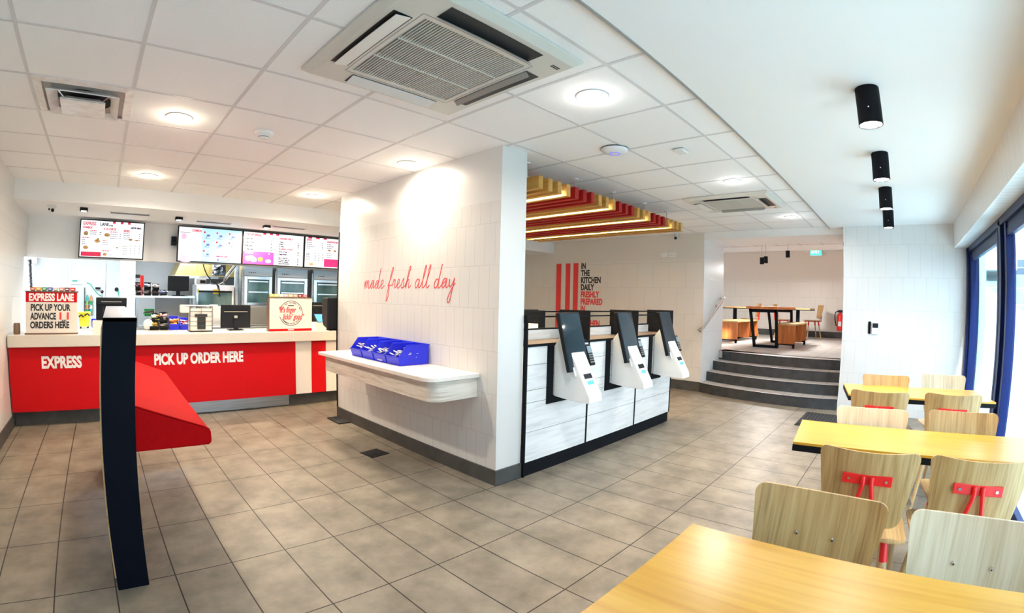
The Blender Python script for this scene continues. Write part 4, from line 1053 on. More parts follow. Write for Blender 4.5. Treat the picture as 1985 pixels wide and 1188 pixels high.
def sauce(x, y, z, col, label, grp):
    t = thing('sauce_tub', label, 'sauce packet', (x, y, z), 0, grp)
    mb = MB(); mb.hexa([(-.020, -.022, 0), (.020, -.022, 0), (.020, .022, 0), (-.020, .022, 0)], [(-.028, -.022, .034), (.028, -.022, .034), (.028, .022, .034), (-.028, .022, .034)])
    mb.build('tub', mat('tub_dark', (.06, .02, .02), .4), t, world=False)
    B(-.029, .029, -.024, -.021, .004, .036).build('lid', mat('lid_' + label.split()[0] + str(int(col[0] * 99)), col, .3), t, world=False, bevel=.001)
    B(-.016, .014, -.0248, -.024, .014, .024).build('lid_mark', m_print_w, t, world=False)
for i in range(8): sauce(SA + .075 + i * .061, 5.965, 1.378, pc[i], names[i] + ' sauce tub on top of the EXPRESS LANE sign box', 'sauce tubs on the express sign')
# round logo sign box
SA2, SB2 = 1.845, 2.405; YS = 5.86
t = thing('slogan_sign', 'white boxed sign with a black ring and red script on the counter', 'sign', (2.12, YS, CT))
B(SA2, SB2, YS, YS + .085, CT, 1.345).build('box', m_cream, t); B(SA2, SB2, YS - .003, YS, CT, CT + .03).build('footer', m_red, t)
B(SA2 - .012, SB2 + .002, YS - .008, YS + .09, 1.345, 1.352).build('top_tray', mat('tray_brown', (.16, .09, .06), .5), t)
B(SA2 - .012, SA2, YS - .002, YS + .085, CT, 1.35).build('side_frame', mat('tray_brown', (.16, .09, .06), .5), t)
cx, cz, r = 2.125, 1.155, .152
mb = MB()
for a0, a1 in ((-12, 152 + 15), (195, 340)):
    n = 30
    for i in range(n):
        A, Bq = math.radians(a0 + (a1 - a0) * i / n), math.radians(a0 + (a1 - a0) * (i + 1) / n)
        mb.add([(cx + q * math.cos(a), YS - .0012, cz + q * math.sin(a)) for q, a in ((r - .004, A), (r + .003, A), (r + .003, Bq), (r - .004, Bq))], [(0, 1, 2, 3)])
mb.build('ring', m_print_k, t)
def arc_text(s, rad, a_mid, size, inward):
    step = size * .62 / rad; objs = []
    for i, ch in enumerate(s):
        k = i - (len(s) - 1) / 2; a = a_mid - k * step if not inward else a_mid + k * step
        c = Vector((cx + rad * math.cos(a), YS - .001, cz + rad * math.sin(a))); rt = Vector((math.sin(a), 0, -math.cos(a))) * (1 if not inward else -1)
        if ch != ' ': objs.append(text('x', ch, size, m_print_k, t, c, YN, sx=.75, bold=.0008, align='CENTER', right=rt))
    return merge_text(objs, 'ring_text', t)
arc_text('MADE THE COLONEL’S WAY', .122, PI / 2, .024, False)
arc_text('HANDMADE WITH PRIDE', .138, -PI / 2, .024, True)
B(2.085, 2.165, YS - .001, YS, 1.243, 1.254).build('small_text', m_print_k, t)
for s, x, z in (('“it’s finger', 1.955, 1.165), ('lickin’ good”', 2.015, 1.080)):
    text('script', s, .098, m_redp, t, (x, YS - .0012, z), YN, sx=.56, shear=.35, bold=.0022, right=XR)
B(2.085, 2.165, YS - .004, YS - .003, CT + .010, CT + .021).build('footer_text', m_print_w, t)
pc2 = [(.80, .62, .08), (.80, .70, .25), (.55, .68, .62), (.78, .45, .42), (.80, .60, .30), (.75, .35, .28), (.18, .02, .02), (.70, .05, .03)]
n2 = ['yellow', 'lemon', 'mint', 'pink', 'sand', 'coral', 'black red', 'scarlet']
for i in range(8): sauce(SA2 + .03 + i * .062, YS + .035, 1.352, pc2[i], n2[i] + ' sauce tub on top of the round script sign box', 'sauce tubs on the slogan sign')
# tills and screens on the counter
def monitor(name, label, px0, px1, py0, py1, y, base_z, back=True, cat='monitor'):
    a, b_ = P(px0, py1, y=y), P(px1, py0, y=y)
    t = thing(name, label, cat, ((a.x + b_.x) / 2, y, base_z))
    B(a.x, b_.x, y, y + .03, a.z, b_.z).build('display', m_black, t, bevel=.006)
    cxm = (a.x + b_.x) / 2
    B(cxm - .09, cxm + .09, y - .05, y + .12, base_z, base_z + .012).build('foot', m_black, t, bevel=.004)
    B(cxm - .03, cxm + .03, y - .02 if back else y + .03, y if back else y + .05, base_z + .012, max(a.z + .12, base_z + .1)).build('stand', m_black, t)
    if back:
        B(a.x + .04, b_.x - .04, y - .002, y, (a.z + b_.z) / 2 + .055, (a.z + b_.z) / 2 + .062).build('slot', mat('slot_silver', (.4, .36, .28), .4), t)
        B(cxm - .02, cxm + .02, y - .003, y, (a.z + b_.z) / 2 - .03, (a.z + b_.z) / 2 + .01).build('sticker', mat('sticker_grey', (.45, .44, .40), .5), t)
    return t
monitor('till_monitor', 'black monitor seen from behind on the counter left of the round script sign', 428, 486, 591, 636, 6.18, CT)
def pos(px0, px1, py0, py1, y, label):
    a, b_ = P(px0, py1, y=y), P(px1, py0, y=y)
    t = thing('till', label, 'cash register', ((a.x + b_.x) / 2, y, CT))
    B(a.x, b_.x, y, y + .05, b_.z - .085, b_.z).build('printer_top', m_black, t, bevel=.008)
    B(a.x, b_.x, y + .05, y + .10, a.z, b_.z - .02).build('display', m_black, t, bevel=.006)
    B(a.x + .05, a.x + .17, y + .02, y + .15, CT, b_.z - .08).build('stand', m_black, t)
    B(a.x + .06, b_.x - .06, y - .001, y, b_.z - .05, b_.z - .044).build('slot', mat('slot_silver', (.4, .36, .28), .4), t)
    return t
pos(186, 246, 577, 622, 6.26, 'black till with small blue screen behind the dark divider')
pos(598, 644, 586, 625, 6.26, 'black till behind the right end of the counter')
def box_stand(px0, px1, py0, y, label):
    a, b_ = P(px0, py0, y=y), P(px1, py0, y=y)
    t = thing('card_plinth', label, 'stand', ((a.x + b_.x) / 2, y, CT))
    B(a.x, b_.x, y, y + .16, CT, a.z).build('box', m_counter, t, bevel=.003); return t, a, b_
t, a, b_ = box_stand(179, 213, 622, 5.98, 'cream box stand on the counter left of the dark divider')
d = thing('customer_display', 'small blue lit customer screen on the left cream stand', 'screen', (a.x + .15, 6.0, a.z))
B(a.x + .12, a.x + .21, 6.01, 6.03, a.z, a.z + .14).build('case', m_black, d, bevel=.004); B(a.x + .14, a.x + .20, 6.008, 6.01, a.z + .02, a.z + .12).build('lit_screen', m_bluescreen, d)
t, a, b_ = box_stand(612, 647, 625, 5.88, 'cream box stand at the right end of the counter')
d = thing('tablet', 'tilted tablet with a blue screen on the right cream stand', 'tablet', (a.x + .11, 5.92, a.z))
MB().hexa([(a.x + .03, 5.89, a.z), (a.x + .24, 5.89, a.z), (a.x + .24, 5.91, a.z), (a.x + .03, 5.91, a.z)], [(a.x, 5.97, a.z + .11), (a.x + .21, 5.97, a.z + .11), (a.x + .21, 5.99, a.z + .11), (a.x, 5.99, a.z + .11)]).build('case', m_black, d)
MB().hexa([(a.x + .035, 5.888, a.z + .008), (a.x + .225, 5.888, a.z + .008), (a.x + .225, 5.89, a.z + .008), (a.x + .035, 5.89, a.z + .008)], [(a.x + .013, 5.962, a.z + .102), (a.x + .20, 5.962, a.z + .102), (a.x + .20, 5.966, a.z + .102), (a.x + .013, 5.966, a.z + .102)]).build('lit_screen', m_bluescreen, d)
# wire stand with a white cloth bag
a, b_ = P(368, 644, y=6.0), P(412, 594, y=6.0)
t = thing('wire_bag_stand', 'wire frame stand holding a white bag on the counter', 'stand', ((a.x + b_.x) / 2, 6.05, CT))
mb = MB(); xa, xb = a.x, b_.x; zt = b_.z
for x in (xa, xb):
    for y in (6.0, 6.16): mb.cyl((x, y, CT), (x, y, zt), .004, n=6)
for k in range(6):
    z = CT + .012 + (zt - CT - .012) * k / 5
    mb.tube([(xa, 6.16, z), (xa, 6.0, z), (xb, 6.0, z), (xb, 6.16, z)], .003, 5)
mb.cyl(((xa + xb) / 2, 6.0, zt - .10), ((xa + xb) / 2, 6.0, zt), .0025, n=5)
mb.build('wire_frame', mat('wire_dark', (.14, .13, .12), .35, .8), t); B(xa, xb, 6.0, 6.16, CT, CT + .008).build('base', m_blackm, t)
m_cloth = noisy('white_bag', (.70, .66, .60), (.82, .79, .75), .8, 12, bump=.4)
mb = MB(); mb.box(xa + .006, xb - .006, 6.012, 6.15, CT + .01, zt - .02); mb.box(xa - .10, xa + .01, 6.02, 6.15, zt - .075, zt + .015); mb.box(xb - .01, xb + .07, 6.02, 6.15, zt - .10, zt + .02); mb.box(xa - .06, xb + .04, 6.01, 6.15, zt, zt + .012)
mb.build('bag', m_cloth, t, bevel=.02, seg=3)
mb = MB(); c = (xa + xb) / 2; mb.box(c - .045, c + .055, 6.004, 6.010, CT + .03, CT + .17); mb.box(c - .075, c + .075, 6.004, 6.010, CT + .17, CT + .205); mb.build('dark_print', m_print_k, t, bevel=.012)
# small glass jar by the wall
tag(MB().lathe((-1.01, 6.0, CT), [(0, 0), (.035, 0), (.038, .02), (.036, .10), (.03, .115), (0, .115)]).build('jar', mat('jar_brown', (.18, .10, .05), .2), smooth=40), 'small brown jar in the corner between the sign box and tiled wall', 'jar')
# ================================================================== menu screens
YM = 7.02
def screen_bg(name, px0, px1, m, label):
    a = P(px0, 470, y=YM).x; b_ = P(px1, 470, y=YM).x; z0, z1 = 1.795, 2.275
    t = thing('menu_screen', label, 'screen', ((a + b_) / 2, YM, 1.77), 0, 'lit menu screens over the counter')
    B(a, b_, YM, YM + .05, z0, z1).build('frame', m_black, t, bevel=.003)
    B(a + .014, b_ - .014, YM - .0015, YM, z0 + .014, z1 - .014).build('display', m, t)
    B((a + b_) / 2 - .12, (a + b_) / 2 + .12, YM + .05, 7.2, 1.97, 2.10).build('wall_bracket', m_blackm, t)
    return t, a, b_, z0, z1
def put(t, geo, kind, items):
    """items: (u, v, text, size) placed by fractions of the display, one part per ink"""
    a, b_, z0, z1 = geo; ink = {'heading': m_sred, 'text': m_sdark, 'small': m_sgrey}[kind]
    ob = []
    for u, v, s, sz in items:
        if s.startswith('~'):
            w_ = sz * .42 * int(s[1:]); m_ = MB(); X_ = a + .014 + u * (b_ - a - .028); Z_ = z0 + .014 + (1 - v) * (z1 - z0 - .028)
            q_ = 0.0; r_ = random.Random(int(u * 977 + v * 3121))
            while q_ < w_ - .003:
                l_ = min(r_.uniform(.4, .9) * sz * 1.6, w_ - q_); m_.box(X_ + q_, X_ + q_ + l_, YM - .0025, YM - .0015, Z_, Z_ + sz * .45); q_ += l_ + sz * .3
            ob.append(m_.build('x', ink, t)); continue
        ob.append(text('x', s, sz, ink, t, (a + .014 + u * (b_ - a - .028), YM - .002, z0 + .014 + (1 - v) * (z1 - z0 - .028)), YN, sx=.80, bold=.0018, right=XR))
    return merge_text(ob, kind + '_lettering', t)
def patch(t, geo, name, m, rects, dz=.003):
    a, b_, z0, z1 = geo; mb = MB(); W, Hh = b_ - a - .028, z1 - z0 - .028
    for u0, u1, v0, v1 in rects: mb.box(a + .014 + u0 * W, a + .014 + u1 * W, YM - dz, YM - .001, z0 + .014 + (1 - v1) * Hh, z0 + .014 + (1 - v0) * Hh)
    return mb.build(name, m, t)
def blobs(t, geo, name, m, pts):
    a, b_, z0, z1 = geo; mb = MB(); W, Hh = b_ - a - .028, z1 - z0 - .028
    for u, v, r, k in pts: mb.ball((a + .014 + u * W, YM - .002, z0 + .014 + (1 - v) * Hh), r, 1, .06, k, n=14)
    return mb.build(name, m, t)
TABS = [(.50, .545, 0, .055), (.625, .67, 0, .055), (.74, .785, 0, .055)]
t, a, b_, z0, z1 = screen_bg('m', 153, 279, m_screen, 'separate lit menu screen titled EXPRESS LANE at left over the counter'); g = (a, b_, z0, z1)
patch(t, g, 'header_tabs', m_sred, TABS); patch(t, g, 'red_banner', m_sred, [(.02, .335, .865, .985)])
put(t, g, 'heading', [(.03, .13, 'EXPRESS', .056), (.03, .225, 'COMBOS', .036), (.36, .24, 'A LA CARTE', .036), (.68, .27, 'SIDES', .040), (.15, .29, '~9', .022), (.03, .49, '~9', .022), (.47, .30, '~11', .020), (.36, .55, '~5', .022), (.36, .83, '~9', .022)])
put(t, g, 'text', [(.30, .13, 'LANE', .056), (.445, .13, 'SERVICE', .016), (.79, .165, 'LIMITED MENU', .026)] + [(.30, .33 + .06 * i, '~3', .018) for i in range(2)] + [(.62, .35 + .06 * i, '~2', .018) for i in range(3)] + [(.93, .32 + .055 * i, '~2', .018) for i in range(4)] + [(.80 + .07 * j, .66 + .07 * i, '~2', .016) for i in range(4) for j in range(3)])
put(t, g, 'small', [(.15, .33 + .05 * i, '~13', .016) for i in range(2)] + [(.03, .55 + .05 * i, '~6', .016) for i in range(3)] + [(.47, .36 + .055 * i, '~14', .016) for i in range(3)] + [(.68, .32 + .05 * i, '~13', .016) for i in range(4)] + [(.68, .68 + .055 * i, '~9', .015) for i in range(5)] + [(.36, .61 + .05 * i, '~10', .016) for i in range(2)])
blobs(t, g, 'food_picture', m_sfood, [(.085, .36, .030, .9), (.42, .38, .040, .55), (.27, .56, .038, .6), (.09, .75, .034, .7), (.40, .92, .026, .7), (.80, .48, .026, .5), (.90, .49, .024, .4)])
blobs(t, g, 'green_picture', m_sgreen, [(.085, .395, .026, .35), (.59, .72, .02, .4), (.28, .50, .016, .6)])
t, a, b_, z0, z1 = screen_bg('m', 344, 470, m_screenb, 'pale blue lit menu screen of numbered combos, leftmost of the joined row of three'); g = (a, b_, z0, z1)
patch(t, g, 'pale_fade', mat('screen_white', (.3, .3, .3), .3, emit=(.98, .96, 1.0), es=.40), [(0, .36, 0, 1)], .002)
put(t, g, 'heading', [(.20, .12, 'COMBOS', .040), (.60, .84, 'UPSIZE ANY COMBO', .022)])
put(t, g, 'small', [(.40 + .20 * j, .30 + .27 * i, '~11', .016) for i in range(3) for j in range(3) if not (i == 2 and j)] + [(.02, .17, '~24', .014)])
put(t, g, 'text', [(.42 + .20 * j, .27 + .27 * i, '~3', .016) for i in range(2) for j in range(3)] + [(.62, .97, '~20', .016)])
blobs(t, g, 'number_dots', m_sred, [(.40 + .20 * j, .12 + .28 * i, .014, 1) for i in range(3) for j in range(3) if not (i == 2 and j)])
blobs(t, g, 'meal_picture', mat('screen_blue_ink', (.12, .16, .55), .4), [(.46 + .20 * j, .21 + .28 * i, .026, .6) for i in range(2) for j in range(3)] + [(.46, .78, .022, .6), (.63, .92, .016, 1), (.79, .92, .018, .6)])
blobs(t, g, 'pink_picture', mat('screen_pink', (.8, .4, .6), .4, emit=(.9, .45, .65), es=.3), [(.12, .95, .09, .5), (.08, .28, .035, 1.2)])
t, a, b_, z0, z1 = screen_bg('m', 470.5, 590, m_screen, 'lit menu screen titled CHICKEN MEALS in the middle of the joined row'); g = (a, b_, z0, z1)
patch(t, g, 'header_tabs', m_sred, [(.31, .36, 0, .05), (.42, .47, 0, .05), (.525, .575, 0, .05)])
patch(t, g, 'red_banner', mat('screen_magenta', (.7, .02, .15), .4, emit=(.72, .02, .16), es=.4), [(.0, .50, .60, 1.0)])
put(t, g, 'heading', [(.02, .11, 'CHICKEN MEALS', .040), (.58, .16, 'CHICKEN ONLY', .036), (.58, .50, 'SHARING & PARTY', .034)])
put(t, g, 'text', [(.02, .23, '2 Piece Meal', .030), (.02, .34, '4 Piece Wings', .030), (.02, .45, '8 Piece Meal', .030), (.02, .56, '16 Piece Meal', .030), (.44, .25, '12', .026), (.44, .36, '30', .026), (.44, .47, '60', .026), (.44, .57, '70', .026),
    (.58, .27, '1 Piece', .028), (.58, .34, '8 Piece', .028), (.58, .41, '16 Piece', .028), (.90, .27, '5', .026), (.90, .34, '30', .026), (.90, .41, '54', .026), (.58, .58, 'Bucket of Fries', .026), (.58, .66, 'Nugget Bucket', .026), (.90, .58, '20', .024), (.90, .66, '75', .024),
    (.58, .78, 'Mac ‘n’ Rice Pan', .026), (.58, .84, 'Macaroni & Cheese Pan', .022), (.58, .90, 'Bucket of Coleslaw', .024), (.58, .96, 'Bucket of Macaroni Salad', .021), (.90, .78, '24', .022), (.90, .84, '24', .022), (.90, .90, '14', .022), (.90, .96, '25', .022)])
put(t, g, 'small', [(.02, .275, '~32', .013), (.02, .385, '~32', .013), (.02, .495, '~32', .013)])
o = merge_text([text('x', s, sz, m_print_w, t, (a + .014 + u * (b_ - a - .03), YM - .0035, z0 + .014 + (1 - v) * (z1 - z0 - .028)), YN, sx=.78, bold=.001, right=XR) for u, v, s, sz in ((.03, .67, 'Family Meal', .032), (.41, .67, '27', .026))], 'banner_lettering', t)
blobs(t, g, 'chicken_picture', m_sfood, [(.08, .83, .05, .8), (.17, .86, .05, .8), (.13, .79, .045, .7)]); blobs(t, g, 'fries_picture', m_yellow, [(.28, .84, .04, .9)]); blobs(t, g, 'rice_picture', m_print_w, [(.41, .89, .046, .6)])
t, a, b_, z0, z1 = screen_bg('m', 590.5, 712, m_screen, 'lit menu screen titled SIDES, partly behind the white partition'); g = (a, b_, z0, z1)
patch(t, g, 'header_tabs', m_sred, [(.04, .10, 0, .045), (.16, .22, 0, .045), (.28, .33, 0, .045)]); patch(t, g, 'red_banner', mat('screen_magenta', (.7, .02, .15), .4), [(.30, .62, .70, .97)])
put(t, g, 'heading', [(.02, .12, 'SIDES', .040), (.34, .14, 'SANDWICHES', .036)])
put(t, g, 'small', [(.02, .20 + .06 * i, s, .022) for i, s in enumerate(('~9', '~10', '~13', '~7'))] + [(.34, .22 + .06 * i, s, .022) for i, s in enumerate(('~8', '~12', '~10'))] + [(.02, .55 + .055 * i, '~7', .02) for i in range(5)] + [(.34, .52 + .06 * i, '~10', .02) for i in range(3)])
put(t, g, 'text', [(.26, .20 + .06 * i, '~2', .02) for i in range(4)] + [(.56, .22 + .06 * i, '~2', .02) for i in range(3)] + [(.15 + .06 * j, .55 + .055 * i, '~2', .02) for i in range(5) for j in range(3)])
blobs(t, g, 'food_picture', m_sfood, [(.38, .40, .024, .6), (.47, .41, .024, .6), (.56, .42, .024, .6), (.10, .90, .034, .6)])
p = P(337, 467, y=7.15)
t = thing('speaker_box', 'small black speaker box on the wall between the menu screens', 'speaker', (p.x, 7.2, p.z - .06)); B(p.x - .035, p.x + .035, 7.12, 7.2, p.z - .06, p.z + .06).build('case', m_black, t, bevel=.004); MB().cyl((p.x, 7.119, p.z), (p.x, 7.121, p.z), .02).build('cone', m_blackm, t)
# vents and spots under the bulkhead
def grille(px0, px1, py, label):
    a, b_ = P(px0, py, z=2.30), P(px1, py + 4, z=2.30)
    t = thing('linear_vent', label, 'air vent', ((a.x + b_.x) / 2, a.y, 2.30), 0, 'long grey vents under the bulkhead'); w = (b_.x - a.x) / 2
    mb = B(-w, w, -.07, -.06, -.006, 0); mb.box(-w, w, .06, .07, -.006, 0); mb.box(-w, -w + .01, -.07, .07, -.006, 0); mb.box(w - .01, w, -.07, .07, -.006, 0); mb.build('frame', m_white, t, world=False)
    mb = B(-w + .01, w - .01, -.06, .06, -.001, 0, 1)
    for i in range(9): mb.box(-w + .01, w - .01, -.056 + i * .013, -.051 + i * .013, -.006, -.001, 0)
    mb.build('blades', [mat('vent_blade', (.20, .21, .23), .5), m_black], t, world=False)
grille(213, 292, 411, 'long grey vent under the bulkhead above the EXPRESS LANE screen'); grille(380, 452, 428, 'long grey vent under the bulkhead left of the bright spotlight'); grille(528, 600, 438, 'long grey vent under the bulkhead right of the bright spotlight')
for px, py, lit, l in ((163, 403, 0, 'small square black spotlight under the bulkhead left of the first vent'), (347, 421, 0, 'small square black spotlight under the bulkhead left of the joined screens'), (517, 437, 1, 'shining small spotlight under the bulkhead above the joined menu screens')):
    p = P(px, py, z=2.30); t = thing('square_spotlight', l, 'ceiling light', (p.x, p.y, 2.30), 0, 'square spotlights under the bulkhead')
    B(-.045, .045, -.045, .045, -.035, 0).build('housing', m_black, t, world=False, bevel=.003); B(-.028, .028, -.028, .028, -.037, -.035).build('lens', m_lens, t, world=False)
    if lit: area('spot_lamp', (p.x, p.y, 2.255), .06, 30, WARM)

# ================================================================== kitchen behind the counter
def sized(px0, px1, py0, py1, y):
    a, b_ = P(px0, py1, y=y), P(px1, py0, y=y); return a.x, b_.x, a.z, b_.z
# work bench behind the counter carries everything seen over the counter top
t = thing('kitchen_bench', 'low steel work bench behind the counter under the shelf unit', 'bench', (1.2, 7.5, 0))
B(.30, 4.4, 7.42, 8.1, .86, .90).build('worktop', m_steel, t, bevel=.003); B(.32, 4.38, 7.5, 8.05, .1, .86).build('body', m_steel, t)
for x in (.34, 2.2, 4.3): B(x, x + .04, 7.46, 7.5, 0, .86).build('leg', m_steelm, t)
BT = .90
# over-shelf
x0, x1, _, zsh = sized(264, 378, 570, 576, 7.6)
zsh = P(300, 573, y=7.6).z
t = thing('steel_shelf', 'steel shelf on posts holding black bins and a monitor behind the counter', 'shelf', (x0, 7.6, BT))
B(x0, x1, 7.58, 7.95, zsh - .03, zsh).build('shelf_board', m_steelm, t, bevel=.003)
for x in (x0, x1 - .035):
    for y in (7.6, 7.9): B(x, x + .03, y, y + .03, BT, zsh - .03).build('post', m_steel, t)
B(P(300, 600, y=7.93).x, x1 - .04, 7.93, 7.945, BT, zsh - .03).build('back_sheet', mat('dark_steel', (.22, .22, .22), .4, .9), t)
rb = random.Random(3)
def crate(px0, px1, py0, py1, y, m, label, filling, fm, lift=None, grp='bins behind the counter', cat='storage bin', tilt=0):
    a, b_, z0, z1 = sized(px0, px1, py0, py1, y); base = z0 if lift is None else lift
    w = (b_ - a); h = max(z1 - base, .05)
    t = thing('kitchen_bin', label, cat, ((a + b_) / 2, y + .11, base), 0, grp)
    bin_mesh(w * .86, .20, h).build('body', m, t, world=False, bevel=.002)
    mb = MB()
    for k in range(26):
        c = (rb.uniform(-.38, .38) * w, rb.uniform(-.085, .06), h * (.30 + .5 * rb.random()) + .0)
        if filling == 'ball': mb.ball(c, .021, 1, .9, .7, n=8, mi=k % len(fm))
        else:
            q = rb.uniform(-.03, .03); mb.hexa([(c[0] - .025, c[1] - .012, c[2] - .004), (c[0] + .025, c[1] - .012 + q, c[2] - .004), (c[0] + .025, c[1] + .012 + q, c[2] - .002), (c[0] - .025, c[1] + .012, c[2])], [(c[0] - .025, c[1] - .012, c[2] + .002), (c[0] + .025, c[1] - .012 + q, c[2] + .003 + q * .5), (c[0] + .025, c[1] + .012 + q, c[2] + .006), (c[0] - .025, c[1] + .012, c[2] + .006)], mi=k % len(fm))
    o = mb.build('contents', fm, t, world=False); o['kind'] = 'stuff'
    return t
m_nug = mat('packet_amber', (.62, .20, .04), .4); m_nug2 = mat('packet_gold', (.75, .42, .10), .4); m_mar = mat('packet_maroon', (.35, .03, .06), .4); m_wht = m_print_w; m_dk = mat('packet_dark', (.10, .07, .06), .4); m_lime = mat('packet_lime', (.50, .55, .12), .4); m_pb = mat('packet_blue', (.10, .16, .45), .4); m_pinkp = mat('packet_pink', (.70, .35, .32), .4)
YB_ = 6.36
crate(289, 310, 623, 638, YB_, m_black, 'lower left black bin of yellow packets on the counter behind the divider', 'ball', [m_nug2, m_nug2, m_lime], CT)
crate(310, 327, 623, 638, YB_, m_black, 'lower right black bin with dark packets on the counter', 'flat', [m_dk, m_wht], CT)
crate(294, 309, 608, 622, YB_ + .02, m_black, 'upper left black bin of cream and lime packets on the counter', 'flat', [m_lime, m_wht, m_nug2], CT + .098)
crate(309, 327, 606, 622, YB_ + .02, m_black, 'upper right black bin of mixed dark and pink packets on the counter', 'ball', [m_pinkp, m_dk, m_wht], CT + .098)
crate(327, 349, 614, 638, YB_, m_blue, 'blue bin heaped with orange sauce packets on the counter', 'ball', [m_nug, m_nug2, m_nug], CT)
crate(349, 367, 617, 638, YB_, m_blue, 'blue bin of maroon and white packets beside the wire bag stand', 'flat', [m_mar, m_wht, m_mar], CT)
crate(279, 301, 600, 612, 7.5, m_green, 'green bin on the work bench below the steel shelf', 'flat', [m_dk], P(290, 613, y=7.5).z)
a, b_, z0, z1 = sized(279, 301, 612, 636, 7.46)
tag(B(a, b_, 7.44, 7.62, BT, max(z0, BT + .02)).build('bin_riser', m_steel), 'small steel riser under the green bin on the work bench', 'riser')
a, b_, z0, z1 = sized(280, 294, 612, 638, YB_)
t = thing('packet_bag', 'clear plastic bag of small packets on the counter behind the divider', 'bag', ((a + b_) / 2, YB_ + .05, CT))
MB().ball((a + .05, YB_ + .06, CT + .065), .065, 1, .9, 1.0, n=14).build('bag', mat('bag_film', (.75, .76, .76), .25), t, smooth=80)
for px0, px1, py0, py1, l, f, fm, up in ((263, 278, 560, 572, 'lower left black bin of white packets on the steel shelf', 'flat', [m_wht, m_dk], 0), (279, 294, 563, 572, 'lower black bin with a white tag next to the corner bin on the steel shelf', 'flat', [m_dk, m_wht], 0), (295, 309, 562, 572, 'lower black bin under the heaped one on the steel shelf', 'flat', [m_dk], 0), (310, 325, 562, 572, 'black bin of blue and white packets beside the shelf monitor', 'flat', [m_wht, m_pb], 0),
                                      (262, 277, 547, 559, 'upper left black bin on the steel shelf, under the red bottle', 'flat', [m_dk, m_mar], .075), (279, 294, 547, 560, 'upper dark bin holding a white box on the steel shelf', 'flat', [m_wht, m_pb], .075), (296, 310, 550, 560, 'upper black bin heaped with cream packets on the steel shelf', 'ball', [m_cream, m_wht, m_pinkp], .075)):
    crate(px0, px1, py0, py1, 7.62, m_black, l, f, fm, zsh + up, 'black bins on the steel shelf')
p = P(275, 545, y=7.60)
t = thing('squeeze_bottle', 'tall red stick-like bottle standing in front of the black shelf bins', 'bottle', (p.x, 7.60, zsh))
MB().lathe((0, 0, 0), [(0, 0), (.010, 0), (.010, .10), (.026, .14), (.028, .26), (.024, .28), (0, .28)], n=16).build('bottle', m_redm, t, world=False, smooth=50)
t = monitor('shelf_monitor', 'black monitor on the steel shelf facing the counter', 325, 367, 535, 564, 7.70, zsh, back=False)
# yellow mop bucket, mop and hose at the far left
xk0, xk1, zk0, zk1 = sized(150, 232, 636, 637, 9.0)
t = thing('wash_counter', 'white low bench under the yellow mop bucket at the back of the kitchen', 'bench', ((xk0 + xk1) / 2, 9.2, 0)); B(xk0, xk1, 8.8, 9.5, zk0 - .05, zk0).build('top', m_fridge, t); B(xk0 + .03, xk1 - .03, 8.85, 9.45, 0, zk0 - .05).build('base', m_fridge, t)
a, b_, z0, z1 = sized(152, 175, 605, 636, 9.05)
t = thing('mop_bucket', 'bright yellow mop bucket with wringer behind the express sign', 'bucket', ((a + b_) / 2, 9.1, zk0)); w = b_ - a
MB().hexa([(a + .03, 9.0, zk0 + .03), (b_ - .03, 9.0, zk0 + .03), (b_ - .03, 9.25, zk0 + .03), (a + .03, 9.25, zk0 + .03)], [(a, 8.97, zk0 + .26), (b_, 8.97, zk0 + .26), (b_, 9.28, zk0 + .26), (a, 9.28, zk0 + .26)]).build('tub', m_yellow, t, bevel=.01)
B(a + .05, b_ - .03, 9.0, 9.2, zk0 + .24, z1).build('wringer', m_yellow, t, bevel=.015); MB().tube([(a + .02, 8.96, zk0 + .19), (a + w * .25, 8.93, zk0 + .22), (a + w * .45, 8.96, zk0 + .19)], .012).build('handle', m_black, t); MB().tube([(a + w * .55, 8.96, zk0 + .21), (a + w * .78, 8.93, zk0 + .24), (a + w * .95, 8.96, zk0 + .21)], .012).build('handle', m_black, t)
for x in (a + .04, b_ - .04): MB().cyl((x - .015, 9.02, zk0 + .02), (x + .015, 9.02, zk0 + .02), .02).build('castor', m_black, t)
a, b_, z0, z1 = sized(177, 186, 618, 636, 9.1)
t = thing('blue_bucket', 'small blue bucket right of the yellow mop bucket', 'bucket', ((a + b_) / 2, 9.15, zk0)); MB().lathe(((a + b_) / 2, 9.15, zk0), [(0, 0), ((b_ - a) * .42, 0), ((b_ - a) * .5, z1 - zk0), ((b_ - a) * .46, z1 - zk0), (0, .02)]).build('pail', m_blue, t)
cA = ((.03, .35, .10), (.04, .45, .42), (.65, .30, .10), (.70, .68, .60), (.25, .50, .15))
for i, (py0, py1, nm) in enumerate(((576, 581, 'pale green'), (581, 587, 'teal'), (595, 601, 'orange'), (588, 594, 'cream'), (601, 606, 'lime'))):
    pass
x, _, z0, z1 = sized(163, 174, 575, 606, 9.6)
ZR = 10.80
x, _, z0, z1 = sized(163, 174, 575, 606, ZR)
t = thing('chemical_rack', 'narrow hanging rack of green and orange spray bottles on the kitchen rear wall', 'rack', (x + .08, ZR, z0))
B(x, x + .012, ZR, ZR + .06, .70, P(163, 557, y=ZR).z).build('pole', m_black, t); B(x, x + .2, ZR - .02, ZR + .06, .68, .70).build('base', m_black, t)
zz = [z0 + (z1 - z0) * k / 4 for k in range(5)]
for k in range(4):
    B(x + .012, x + .18, ZR, ZR + .06, zz[k] - .008, zz[k]).build('rack_shelf', m_steel, t)
    for j in range(2):
        c = cA[(k * 2 + j) % 5]; MB().lathe((x + .06 + j * .075, ZR + .03, zz[k]), [(0, 0), (.026, 0), (.026, .07), (.010, .09), (.010, .11), (0, .11)], n=14).build('spray_bottle', mat('bottle_%d' % ((k * 2 + j) % 5), c, .35), t)
p0 = P(198, 562, y=9.7); p1 = P(200, 636, y=9.7)
